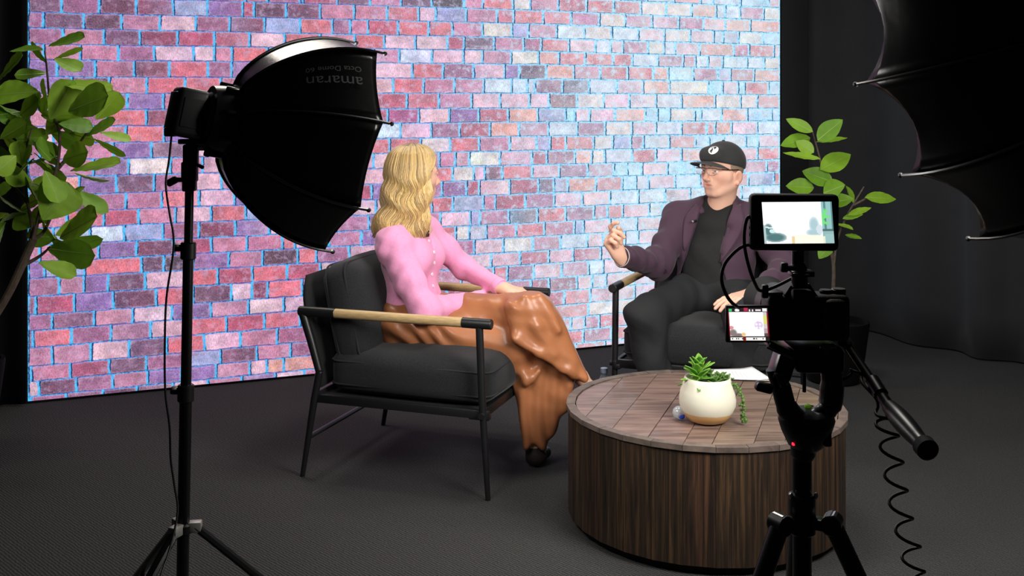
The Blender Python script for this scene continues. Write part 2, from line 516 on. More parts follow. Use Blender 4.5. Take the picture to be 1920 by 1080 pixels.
def build_screen():
    sA, sB, sC = wall_sz(250, 0)[0], wall_sz(1000, 0)[0], wall_sz(1400, 0)[0]
    zb = [[wall_sz(250, y)[1] for y in YB250], [wall_sz(1000, y)[1] for y in YB1000], [wall_sz(1400, y)[1] for y in YB1400]]
    def zrow(i, s):
        """height of the bottom line of row i at s; i<0 goes on upwards"""
        if i < 0:
            return zrow(0, s) + (-i) * 0.0775
        a, b, c = zb[0][i], zb[1][i], zb[2][i]
        if s < sB:
            return a + (b - a) * (s - sA) / (sB - sA)
        return b + (c - b) * (s - sB) / (sC - sB)
    verts, faces, cell, half, bcol, pic = [], [], [], [], [], []
    rr = random.Random(11)
    def put(s0, s1, i, code, nxt):
        s0, s1 = max(0.0, s0), min(W_LEN, s1)
        if s1 - s0 < 0.004:
            return
        zs = [zrow(i, s0), zrow(i, s1), zrow(i - 1, s1), zrow(i - 1, s0)]
        hx, hy = (s1 - s0) / 2, (zs[2] + zs[3] - zs[0] - zs[1]) / 4
        zc = [min(W_TOP, max(W_BOT, z)) for z in zs]
        if max(zc) - min(zc) < 0.002:
            return
        zm = (zs[0] + zs[1] + zs[2] + zs[3]) / 4
        n = len(verts)
        ss = [s0, s1, s1, s0]
        sm = (s0 + s1) / 2
        base = np.array(lin(PAL[code]))
        j = np.array([1 + rr.uniform(-0.12, 0.12) for _ in range(3)])
        k = np.array(lin(PAL[nxt]))
        e0 = base * j * rr.uniform(0.88, 1.12)
        mixw = rr.choice((0.0, 0.1, 0.35))
        e1 = (base * (1 - mixw) + k * mixw) * rr.uniform(0.85, 1.15)
        if rr.random() < 0.5:
            e0, e1 = e1, e0
        cc = [e0, e1, e1, e0]
        for q in range(4):
            p = W0 + WD * ss[q]
            verts.append((p.x, p.y, zc[q]))
            v_ = (zc[q] - (zs[0] if q < 2 else zs[2])) + (-hy if q < 2 else hy)
            cell.append((ss[q] - sm, v_, 0))
            half.append((hx, hy, 0))
            bcol.append((*cc[q], 1))
            pic.append((ss[q], zc[q], 0))
        faces.append((n, n + 1, n + 2, n + 3))
    for i, r in enumerate(ROWS):
        toks = BR[r].split()
        x0 = float(toks[0])
        items = []
        yv = (YB250[i] + YB1000[i]) / 2 - 13
        for t in toks[1:]:
            if len(t) == 1:
                items.append((x0, 502, t)) if x0 < 502 else items.append((x0, x0 + 60, t))
                x0 = items[-1][1]
                continue
            items.append((x0, float(t[1:]), t[0]))
            x0 = float(t[1:])
        if r == 'Z':
            xs = list(range(40, 502, 70))
            items = [(a, min(a + 70, 502), rr.choice('mpvkr')) for a in xs] + [it for it in items if it[1] > it[0] and it[0] >= 502]
        for q, (a, b, c) in enumerate(items):
            c2 = items[(q + 1) % len(items)][2]
            sa = wall_sz(a, 0)[0] if a > 45 else 0.0
            sb = wall_sz(b, 0)[0] if b < 1465 else W_LEN
            put(sa, sb, i, c, c2)
    for i in range(-1, -14, -1):
        s = -rr.uniform(0, 0.15)
        while s < W_LEN:
            w = rr.choice((0.19, 0.2, 0.18, 0.09, 0.21))
            fr = s / W_LEN
            code = rr.choice('mpvkrRdp' if fr < 0.4 else 'pPRrcob' if fr < 0.7 else 'wcPotRw')
            put(s, s + w, i, code, rr.choice('pPw'))
            s += w
    me = bpy.data.meshes.new('display_picture')
    me.from_pydata(verts, [], faces)
    for nm, data, ty in (('cell', cell, 'FLOAT_VECTOR'), ('half', half, 'FLOAT_VECTOR'), ('pic', pic, 'FLOAT_VECTOR')):
        at = me.attributes.new(nm, ty, 'POINT')
        at.data.foreach_set('vector', np.array(data, dtype=np.float32).ravel())
    at = me.attributes.new('bcol', 'FLOAT_COLOR', 'POINT')
    at.data.foreach_set('color', np.array(bcol, dtype=np.float32).ravel())
    root = empty('video_wall', tuple(W0 + WD * W_LEN / 2), 0, 'large glowing video wall showing a picture of red and blue brickwork', 'screen')
    o = finish('display_picture', me, screen_material(), root, smooth=False)
    tag(o, 'glowing picture of worn red, pink and pale blue bricks')
    R = Matrix((WD, -WN, Vector((0, 0, 1)))).transposed()
    c = W0 + WD * (W_LEN / 2) - WN * 0.046
    MB().box((c.x, c.y, (W_TOP + W_BOT) / 2), (W_LEN + 0.02, 0.085, W_TOP - W_BOT + 0.02), R, 0.003).build('cabinet', m_matte, root)
    return root
build_screen()

# black flat beside the screen and dark drapes
def curtain(name, path, z0, z1, folds, amp, mat, label, kind='structure', seed=1, cat='curtain'):
    path = [Vector((p[0], p[1], 0)) for p in path]
    rr = random.Random(seed)
    ph = [rr.uniform(0, 6.28) for _ in range(6)]
    n = int(folds * 10)
    seg = [0.0]
    for a, b in zip(path[:-1], path[1:]):
        seg.append(seg[-1] + (b - a).length)
    def at(t):
        s = t * seg[-1]
        for i in range(len(path) - 1):
            if s <= seg[i + 1] or i == len(path) - 2:
                q = (s - seg[i]) / (seg[i + 1] - seg[i])
                d = (path[i + 1] - path[i]).normalized()
                return path[i].lerp(path[i + 1], q), Vector((d.y, -d.x, 0))
    def fn(u, v):
        p, nn = at(u)
        w = u * folds * 2 * PI
        a = math.sin(w + 1.4 * math.sin(w * 0.31 + ph[0]) + 0.35 * math.sin(3 * v + ph[1]))
        b = 0.45 * math.sin(0.43 * w + ph[2] + 0.6 * v)
        off = amp * (a * (0.75 + 0.25 * math.sin(2 * v + ph[3])) + b)
        q = p + nn * off
        return (q.x, q.y, z0 + (z1 - z0) * v)
    o = MB().grid(fn, n, 14).build(name, mat, autosmooth=False)
    md = o.modifiers.new('thick', 'SOLIDIFY'); md.thickness = 0.004
    return tag(o, label, cat, kind=kind)

e = W0 + WD * (W_LEN + 0.012)
e2 = W0 + WD * (W_LEN + 0.26)
R_ = Matrix((WD, -WN, Vector((0, 0, 1)))).transposed()
c_ = (e + e2) / 2 - WN * 0.02
o = MB().box((c_.x, c_.y, 1.5), (0.245, 0.05, 3.0), R_, 0.004).build('trim_1', M('masking_flat_black', (20, 21, 23), 0.8, var=0.1, vscale=8))
tag(o, 'narrow flat black masking panel right of the glowing screen', 'panel', kind='structure')
curtain('wall_right', [tuple((e2 - WN * 0.02)[:2]), (2.1, 6.40), (2.55, 5.75), (3.05, 5.0), (3.7, 4.1)], 0.01, 3.3, 6.5, 0.05, m_drape,
        'tall black fabric drape hanging in folds on the right side', seed=4)
l0 = W0 - WD * 0.02
curtain('wall_left', [tuple(l0[:2]), tuple((W0 - WD * 0.35 + WN * 0.1)[:2]), (-3.1, 4.2)], 0.01, 3.3, 8, 0.03, M('darkest_drape', (9, 9, 11), 0.95, spec=0.1),
        'black drape hanging left of the glowing screen', seed=5)
w0 = W0 - WD * 2.0 - WN * 0.25
o = MB().box((*((W0 + WD * 2.3 - WN * 0.32)[:2]), 1.65), (8.0, 0.1, 3.3), R_).build('wall_back', M('back_wall_black', (14, 14, 15), 0.9), smooth=False)
tag(o, 'black studio back wall behind the video wall', 'wall', kind='structure')
# ================================================================ armchairs
def rounded_box_mesh(c, s, r, puff=0.0, n=10, R=None, seed=0, wr=0.0):
    """soft cushion: rounded box, faces puffed out"""
    R = R or Matrix.Identity(3)
    c = Vector(c)
    bm = bmesh.new()
    bmesh.ops.create_cube(bm, size=2.0)
    bmesh.ops.subdivide_edges(bm, edges=bm.edges[:], cuts=n, use_grid_fill=True)
    hx, hy, hz = s[0] / 2, s[1] / 2, s[2] / 2
    rr = random.Random(seed)
    p1, p2 = rr.uniform(0, 6), rr.uniform(0, 6)
    for v in bm.verts:
        x, y, z = v.co
        # push samples to the borders for crisp rounding
        f = lambda t: math.copysign(abs(t) ** 0.6, t)
        p = Vector((f(x) * hx, f(y) * hy, f(z) * hz))
        core = Vector((max(-hx + r, min(hx - r, p.x)), max(-hy + r, min(hy - r, p.y)), max(-hz + r, min(hz - r, p.z))))
        d = p - core
        if d.length > 1e-9:
            p = core + d.normalized() * r
        gx, gy, gz = 1 - (p.x / hx) ** 2, 1 - (p.y / hy) ** 2, 1 - (p.z / hz) ** 2
        p.z += math.copysign(puff, z) * max(0, gx) * max(0, gy) * (abs(p.z) / hz)
        p.x += math.copysign(puff * 0.5, x) * max(0, gz) * max(0, gy) * (abs(p.x) / hx) ** 2
        p.y += math.copysign(puff * 0.5, y) * max(0, gz) * max(0, gx) * (abs(p.y) / hy) ** 2
        if wr:
            w = wr * math.sin(9 * p.x + p1 + 6 * p.y) * math.sin(13 * p.y + p2)
            p.z += w
            p.x += w * 0.5
        v.co = R @ p + c
    bm.verts.index_update()
    vs_ = [tuple(v.co) for v in bm.verts]
    fs_ = [[v.index for v in f.verts] for f in bm.faces]
    bm.free()
    return vs_, fs_

def piping_loop(c, s, r, R, zoff, rad=0.004):
    """seam running round the rounded box at local height zoff"""
    pts = []
    hx, hy = s[0] / 2, s[1] / 2
    for (cx, cy, a0) in ((hx - r, hy - r, 0), (-hx + r, hy - r, 90), (-hx + r, -hy + r, 180), (hx - r, -hy + r, 270)):
        for k in range(5):
            a = math.radians(a0 + k * 22.5)
            pts.append(R @ Vector((cx + (r - 0.001) * math.cos(a), cy + (r - 0.001) * math.sin(a), zoff)) + Vector(c))
    pts.append(pts[0])
    return MB().tube(pts, rad, 6, cap=False)

def make_armchair(loc, rz, label):
    """local x = forward, y = sitter's left, z up"""
    t = empty('armchair', loc, rz, label, 'chair', 'matching black and wood armchairs')
    HY = 0.335
    ARM_Z = 0.608
    for sy in (-1, 1):
        y = HY * sy
        # front leg up to the arm
        MB().tube([(0.325, y, ARM_Z - 0.01), (0.335, y, 0.35), (0.357, y, 0.0)], [0.0135, 0.0135, 0.009], 12).build('leg', m_chairmetal, t, local=True)
        # rear leg, raked back
        MB().tube([(-0.30, y, 0.40), (-0.322, y, 0.29), (-0.372, y, 0.0)], [0.014, 0.014, 0.009], 12).build('leg', m_chairmetal, t, local=True)
        # rear upright up to the arm
        MB().tube([(-0.30, y, 0.385), (-0.335, y, 0.50), (-0.372, y, ARM_Z)], [0.014, 0.016, 0.017], 12).build('rear_upright', m_chairmetal, t, local=True)
        # armrest: wood with metal sleeves
        ar = MB().tube([(-0.235, y, ARM_Z), (0.262, y, ARM_Z)], 0.0175, 16).build('armrest', m_oak, t, local=True)
        for a, b in ((-0.385, -0.233), (0.260, 0.372)):
            s_ = MB().cyl((a, y, ARM_Z), (b, y, ARM_Z), 0.0185, 16, 0.003).build('sleeve', m_chairmetal, ar, local=True)
        # side rail
        MB().box((0.02, y * 0.985, 0.292), (0.68, 0.016, 0.03), None, 0.003).build('side_rail', m_chairmetal, t, local=True)
        MB().box((0.322, y * 0.96, 0.283), (0.075, 0.03, 0.022), None, 0.004).build('bracket', m_chairmetal, t, local=True)
        MB().cyl((0.338, y * 1.0, 0.292), (0.338, y * 1.06, 0.292), 0.011, 12).build('bolt', m_chairmetal, t, local=True)
    MB().box((0.33, 0, 0.292), (0.02, 2 * HY - 0.02, 0.034), None, 0.003).build('front_rail', m_chairmetal, t, local=True)
    MB().box((-0.315, 0, 0.30), (0.02, 2 * HY - 0.02, 0.034), None, 0.003).build('rear_rail', m_chairmetal, t, local=True)
    MB().tube([(-0.348, -HY, 0.145), (-0.348, HY, 0.145)], 0.009, 10).build('stretcher', m_chairmetal, t, local=True)
    # sling: seat deck and back panel
    MB().grid(lambda u, v: (-0.31 + 0.64 * u, (v - 0.5) * 2 * (HY - 0.02), 0.300 - 0.016 * math.sin(PI * u) * math.sin(PI * v)), 8, 8).build('seat_deck', m_sling, t, local=True, autosmooth=False)
    # back panel: wide between the uprights, wrapped round the frame
    def bp(u, v):
        z = 0.33 + 0.40 * u
        x = -0.305 - 0.085 * u
        w = HY - 0.012 - 0.055 * max(0, (u - 0.7) / 0.3) ** 2
        return (x - 0.012 * math.sin(PI * v), (v - 0.5) * 2 * w, z)
    b = MB().grid(bp, 10, 10).build('back_panel', m_sling, t, local=True, autosmooth=False)
    md = b.modifiers.new('thick', 'SOLIDIFY'); md.thickness = 0.014; md.offset = 0
    # cushions
    sc, ss = (0.035, 0, 0.385), (0.63, 0.60, 0.15)
    I3 = Matrix.Identity(3)
    vs_, fs_ = rounded_box_mesh(sc, ss, 0.045, 0.028, 12, None, 3, 0.003)
    sq = MB().add(vs_, fs_).build('seat_cushion', m_cushion, t, local=True, autosmooth=False)
    for zo in (0.042, -0.042):
        piping_loop(sc, (ss[0] + 0.006, ss[1] + 0.006), 0.045, I3, zo).build('piping', m_piping, sq, local=True)
    tilt = math.radians(-12)
    Rb = Euler((0, PI / 2 + tilt, 0)).to_matrix()     # local z becomes forward normal
    bc, bs = (-0.235, 0, 0.592), (0.37, 0.57, 0.145)
    vs_, fs_ = rounded_box_mesh(bc, bs, 0.055, 0.03, 12, Rb, 5, 0.003)
    bq = MB().add(vs_, fs_).build('back_cushion', m_cushion, t, local=True, autosmooth=False)
    for zo in (0.04, -0.04):
        piping_loop(bc, (bs[0] + 0.004, bs[1] + 0.004), 0.055, Rb, zo).build('piping', m_piping, bq, local=True)
    return t

WC = Vector((-0.31, 4.12, 0.0))                 # woman's chair centre
WU = Vector((0.945, -0.329, 0.0)).normalized()
WV = Vector((0.329, 0.945, 0.0)).normalized()
MC = Vector((0.868, 4.62, 0.0))                 # man's chair centre
MU = Vector((-0.39, -0.92, 0.0)).normalized()
ML = Vector((0.92, -0.39, 0.0)).normalized()    # his left (image right)
make_armchair(tuple(WC), math.atan2(WU.y, WU.x), 'charcoal armchair with oak armrests, the woman in pink sits in it')
make_armchair(tuple(MC), math.atan2(MU.y, MU.x), 'charcoal armchair with oak armrests, the man in the cap sits in it')

# ================================================================ round plank coffee table
def wood_material(name, c0, c1, c2, axis_scale, rough=0.45, rnd=0.35, coat=0.0, rot=0.0):
    m = bpy.data.materials.new(name)
    m.use_nodes = True
    nt = m.node_tree
    N, L = nt.nodes, nt.links
    b = N['Principled BSDF']
    tc = N.new('ShaderNodeTexCoord')
    oi = N.new('ShaderNodeObjectInfo')
    mp = N.new('ShaderNodeMapping'); mp.inputs['Scale'].default_value = axis_scale; mp.inputs['Rotation'].default_value = (0, 0, rot)
    av = N.new('ShaderNodeVectorMath'); av.operation = 'ADD'
    cx = N.new('ShaderNodeCombineXYZ')
    ml = N.new('ShaderNodeMath'); ml.operation = 'MULTIPLY'; ml.inputs[1].default_value = 37.0
    L.new(oi.outputs['Random'], ml.inputs[0])
    for i in range(3): L.new(ml.outputs[0], cx.inputs[i])
    L.new(tc.outputs['Object'], mp.inputs['Vector'])
    L.new(mp.outputs['Vector'], av.inputs[0]); L.new(cx.outputs[0], av.inputs[1])
    nz = N.new('ShaderNodeTexNoise'); nz.inputs['Scale'].default_value = 1.0; nz.inputs['Detail'].default_value = 8
    nz.inputs['Roughness'].default_value = 0.65; nz.inputs['Distortion'].default_value = 0.6
    L.new(av.outputs[0], nz.inputs['Vector'])
    rp = N.new('ShaderNodeValToRGB')
    rp.color_ramp.elements[0].position = 0.3; rp.color_ramp.elements[0].color = (*lin(c0), 1)
    rp.color_ramp.elements[1].position = 0.72; rp.color_ramp.elements[1].color = (*lin(c2), 1)
    el = rp.color_ramp.elements.new(0.5); el.color = (*lin(c1), 1)
    L.new(nz.outputs['Fac'], rp.inputs['Fac'])
    hv = N.new('ShaderNodeHueSaturation')
    mr = N.new('ShaderNodeMapRange'); mr.inputs['To Min'].default_value = 1 - rnd; mr.inputs['To Max'].default_value = 1 + rnd
    L.new(oi.outputs['Random'], mr.inputs['Value'])
    L.new(mr.outputs['Result'], hv.inputs['Value']); L.new(rp.outputs['Color'], hv.inputs['Color'])
    hh = N.new('ShaderNodeMapRange'); hh.inputs['To Min'].default_value = 0.485; hh.inputs['To Max'].default_value = 0.51
    wn = N.new('ShaderNodeTexWhiteNoise'); wn.noise_dimensions = '1D'; L.new(ml.outputs[0], wn.inputs['W'])
    L.new(wn.outputs['Value'], hh.inputs['Value']); L.new(hh.outputs['Result'], hv.inputs['Hue'])
    L.new(hv.outputs['Color'], b.inputs['Base Color'])
    b.inputs['Roughness'].default_value = rough
    b.inputs['Coat Weight'].default_value = coat
    bp = N.new('ShaderNodeBump'); bp.inputs['Strength'].default_value = 0.25; bp.inputs['Distance'].default_value = 0.002
    L.new(nz.outputs['Fac'], bp.inputs['Height']); L.new(bp.outputs['Normal'], b.inputs['Normal'])
    return m

TC = Vector((0.634, 3.52, 0.0))
TR, TH = 0.452, 0.378
m_top = wood_material('weathered_table_top', (70, 55, 48), (114, 94, 82), (142, 120, 106), (3, 45, 45), 0.40, 0.16, 0.15, rot=-math.atan2(0.61, 0.21))
m_stave = wood_material('dark_stained_stave', (12, 9, 7), (44, 32, 21), (88, 64, 40), (95, 95, 3), 0.5, 0.22)
m_rim = wood_material('grey_table_rim', (70, 60, 54), (98, 86, 78), (120, 106, 96), (14, 14, 14), 0.5, 0.05)
def build_table():
    t = empty('coffee_table', tuple(TC), 0, 'round dark wood drum coffee table with plank top', 'table')
    n = 30
    # staves round the drum
    for k in range(n):
        a0, a1 = 2 * PI * k / n, 2 * PI * (k + 1) / n
        g = 0.0002
        rnd = random.Random(k)
        ro = TR - 0.004 + rnd.uniform(-0.0006, 0.0006)
        ri = ro - 0.02
        def pt(a, r, z): return (TC.x + r * math.cos(a), TC.y + r * math.sin(a), z)
        b0, b1 = a0 + g / TR, a1 - g / TR
        vs_ = [pt(b0, ri, 0.03), pt(b1, ri, 0.03), pt(b1, ro, 0.03), pt(b0, ro, 0.03),
               pt(b0, ri, TH - 0.012), pt(b1, ri, TH - 0.012), pt(b1, ro, TH - 0.012), pt(b0, ro, TH - 0.012)]
        fs_ = [(0, 1, 2, 3), (7, 6, 5, 4), (0, 4, 5, 1), (1, 5, 6, 2), (2, 6, 7, 3), (3, 7, 4, 0)]
        MB().add(vs_, fs_).build('stave', m_stave, t, smooth=False)
        # rim segment
        ro2, ri2 = TR + 0.003, TR - 0.026
        b0, b1 = a0 + 0.0006 / TR, a1 - 0.0006 / TR
        z0, z1 = TH - 0.014, TH + 0.002 + rnd.uniform(-0.0008, 0.0008)
        vs_ = [pt(b0, ri2, z0), pt(b1, ri2, z0), pt(b1, ro2, z0), pt(b0, ro2, z0), pt(b0, ri2, z1), pt(b1, ri2, z1), pt(b1, ro2, z1), pt(b0, ro2, z1)]
        MB().add(vs_, fs_).build('rim_segment', m_rim, t, smooth=False)
    # planks across the top, direction seen in the photo
    dv = Vector((0.21, 0.61, 0)).normalized()
    nv = Vector((dv.y, -dv.x, 0))
    R = TR - 0.030
    cuts = [-R, -0.335, -0.225, -0.105, 0.005, 0.085, 0.20, 0.285, 0.36, R]
    for i in range(len(cuts) - 1):
        x0, x1 = cuts[i] + 0.0012, cuts[i + 1] - 0.0012
        m_ = 8
        top, bot = [], []
        outline = []
        for q in range(m_ + 1):
            x = x0 + (x1 - x0) * q / m_
            outline.append((x, -math.sqrt(max(0, R * R - x * x))))
        for q in range(m_, -1, -1):
            x = x0 + (x1 - x0) * q / m_
            y = math.sqrt(max(0, R * R - x * x))
            if y > 1e-4: outline.append((x, y))
        dz = random.Random(i + 40).uniform(-0.0008, 0.0008)
        for (x, y) in outline:
            p = TC + nv * x + dv * y
            top.append((p.x, p.y, TH - 0.002 + dz)); bot.append((p.x, p.y, TH - 0.02))
        k = len(outline)
        fs_ = [tuple(range(k)), tuple(reversed(range(k, 2 * k)))] + [(a, k + a, k + (a + 1) % k, (a + 1) % k) for a in range(k)]
        MB().add(top + bot, fs_).build('plank', m_top, t, smooth=False)
    MB().cyl((TC.x, TC.y, 0.035), (TC.x, TC.y, TH - 0.022), TR - 0.034, 48).build('core', M('table_core', (16, 13, 11), 0.9), t)
    MB().cyl((TC.x, TC.y, 0.0), (TC.x, TC.y, 0.034), TR - 0.03, 48).build('plinth', m_matte, t)
build_table()
# ================================================================ softboxes
def make_softbox(name, centre, n, R, depth, ring_r, nribs, a_off, label, strength, up=Vector((0, 0, 1)), col=(1.0, 0.97, 0.93), sag=0.03, bow=0.75, lip=0.05, tipout=0.02, logo=None, ring=True, apex_len=0.05):
    """n points out of the open front. ribs start at the ring behind, bow out to the rim"""
    n = Vector(n).normalized()
    eu = (up - n * up.dot(n)).normalized()
    es = eu.cross(n)                       # toward image right for our set-ups
    if es.x < 0: es = -es
    c = Vector(centre)
    apex = c - n * depth
    t = empty(name, tuple(apex), 0, label, 'softbox')
    def prof(tt):
        r = ring_r + (R - ring_r) * math.sin(tt * PI / 2) ** bow
        return r, depth * (1 - math.cos(tt * PI / 2) ** 1.0 * 1.0) if False else depth * tt ** 1.15
    def ribpt(a, tt, extra=0.0):
        r, x = prof(tt)
        return apex + n * x + (eu * math.cos(a) + es * math.sin(a)) * (r + extra)
    def panelpt(k, u, tt, off=0.0):
        """u 0..1 from rib k to rib k+1, flat chord with a sag that grows toward the rim"""
        a0, a1 = a_off + 2 * PI * k / nribs, a_off + 2 * PI * (k + 1) / nribs
        p = ribpt(a0, tt).lerp(ribpt(a1, tt), u)
        am = (a0 + a1) / 2
        rad = eu * math.cos(am) + es * math.sin(am)
        w = 4 * u * (1 - u)
        p = p - rad * (sag * w * tt * R - off)
        if tt > 0.9:
            p = p - n * (lip * R * w * (tt - 0.9) / 0.1)     # rim scallops back between rib tips
        return p
    for k in range(nribs):
        o = MB().grid(lambda u, v, k=k: tuple(panelpt(k, u, v)), 8, 18).build('fabric_panel', m_nylon, t, autosmooth=False)
        md = o.modifiers.new('thick', 'SOLIDIFY'); md.thickness = 0.003
        a = a_off + 2 * PI * k / nribs
        pts = [ribpt(a, i / 16.0, 0.003) for i in range(17)] + [ribpt(a, 1.0, 0.003) + n * tipout]
        MB().tube(pts, 0.0035, 6).build('rib', m_blackmetal, t)
        MB().sphere(ribpt(a, 1.0, 0.003) + n * tipout, 0.006, 8).build('rib_tip', m_black, t)
    # diffuser cloth stretched well inside the rim
    TD = 0.80
    def p0_(k, u):
        p = panelpt(k, u, TD)
        cc = apex + n * prof(TD)[1]
        return cc + (p - cc) * 0.97
    vs_, fs_ = [tuple(apex + n * prof(TD)[1])], []
    nn = nribs * 4
    for i in range(nn):
        k, u = divmod(i, 4)
        p = panelpt(k, u / 4.0, 1.0)
        q = p0_(k, u / 4.0) - n * 0.0
        vs_.append(tuple(q))
    for i in range(nn):
        fs_.append((0, 1 + i, 1 + (i + 1) % nn))
    em = M(name + '_diffuser', (235, 235, 232), 0.8, emit=col, estr=strength)
    MB().add(vs_, fs_).build('diffuser', em, t, autosmooth=False)
    # inner closure right behind the cloth keeps all light in front
    if ring:
        Rz = frame(n, eu)
        prof_ = [(ring_r * 0.6, -apex_len), (ring_r * 1.02, -apex_len), (ring_r * 1.08, -apex_len * 0.6), (ring_r * 1.12, 0.0), (ring_r * 1.0, 0.012), (ring_r * 0.5, 0.012)]
        sr = MB().lathe(prof_, apex, 36, Rz).build('speed_ring', m_blackmetal, t)
        for k in range(nribs):
            a = a_off + 2 * PI * k / nribs
            d = eu * math.cos(a) + es * math.sin(a)
            MB().box(apex + d * (ring_r * 1.15) - n * 0.012, (0.014, 0.012, 0.034), frame(n, d), 0.003).build('rib_socket', m_blackmetal, sr)
        MB().tube([apex + n * 0.004 + (eu * math.cos(q) + es * math.sin(q)) * ring_r * 1.14 for q in [a_off + 2 * PI * i / 36 for i in range(37)]], 0.005, 6, cap=False).build('locking_rim', m_blackmetal, sr)
    return t, panelpt, n, eu, es

N1 = Vector((0.845, 0.49, -0.20)).normalized()
C1 = P(633, 268, 2.75)
D1 = 0.292
sb1, pan1, n1_, eu1, es1 = make_softbox('softbox', C1, N1, 0.276, D1, 0.076, 8, math.radians(-12), 'black octagonal softbox on the light stand left of the woman', KEY_STRENGTH, bow=0.70, sag=0.006, lip=0.03)

def text_mesh(body, size):
    cu = bpy.data.curves.new('txt', 'FONT')
    cu.body = body
    cu.size = size
    cu.align_x = 'CENTER'
    ob = bpy.data.objects.new('txt', cu)
    COL.objects.link(ob)
    dg = bpy.context.evaluated_depsgraph_get()
    me = bpy.data.meshes.new_from_object(ob.evaluated_get(dg))
    bpy.data.objects.remove(ob)
    return me

def panel_text(body, size, uc, tc_, wid_t, parent, mat):
    """lettering on softbox panel k=1, upside down, reading toward the ring; uc,tc_ centre, wid_t width in rib parameter"""
    me = text_mesh(body, size)
    xs = [v.co.x for v in me.vertices]; w = max(xs) - min(xs)
    k = 1
    Lt = (pan1(k, 0.5, 0.95) - pan1(k, 0.5, 0.55)).length / 0.40      # metres per unit t
    Lu = (pan1(k, 0.9, tc_) - pan1(k, 0.1, tc_)).length / 0.8
    for v in me.vertices:
        x, y = v.co.x, v.co.y
        tt = tc_ - (x / w) * wid_t
        uu = uc + y * (wid_t * Lt / w) / Lu
        v.co = pan1(k, uu, tt, 0.0036)
    return finish('printed_lettering', me, mat, parent, smooth=False)
m_print = M('grey_print', (52, 52, 54), 0.6, spec=0.2)
panel_text('amaran', 0.05, 0.42, 0.66, 0.40, sb1, m_print)
panel_text('Octa Dome 60', 0.05, 0.27, 0.66, 0.40, sb1, m_print)

# lamp head behind the ring
def build_lamp():
    ap = C1 - N1 * D1
    Rz = frame(N1, Vector((0, 0, 1)))
    t = empty('studio_lamp', tuple(ap - N1 * 0.16), 0, 'black box-shaped studio lamp head mounted behind the octagonal softbox', 'lamp')
    MB().lathe([(0.03, -0.060), (0.056, -0.058), (0.062, -0.05), (0.060, -0.046)], ap, 32, Rz).build('mount_collar', m_blackmetal, t)
    b = MB().box(ap - N1 * 0.096, (0.118, 0.086, 0.074), Rz, 0.012, 3).build('body', M('lamp_body_black', (20, 20, 21), 0.45), t)
    MB().box(ap - N1 * 0.096 + Rz @ Vector((0.0, -0.0435, 0.0)), (0.07, 0.004, 0.045), Rz, 0.001).build('side_vent', m_matte, b)
    MB().box(ap - N1 * 0.096 + Rz @ Vector((0.0, 0.0435, 0.0)), (0.07, 0.004, 0.045), Rz, 0.001).build('side_vent', m_matte, b)
    MB().box(ap - N1 * 0.135, (0.09, 0.06, 0.006), Rz, 0.002).build('rear_panel', m_black, b)
    pl = ap - N1 * 0.134 + Vector((0, 0, -0.052))
    MB().box(pl, (0.03, 0.03, 0.022), None, 0.004).build('power_plug', m_black, t)
    top = ap - N1 * 0.086
    sx = top.x - 0.004
    MB().box((sx, top.y, top.z - 0.066), (0.05, 0.034, 0.012), None, 0.003).build('mount_plate', m_blackmetal, t)
    MB().cyl((sx, top.y, top.z - 0.11), (sx, top.y, top.z - 0.064), 0.011, 12).build('spigot', m_blackmetal, t)
    return Vector((sx, top.y, top.z - 0.1)), pl
LT, PLUG = build_lamp()

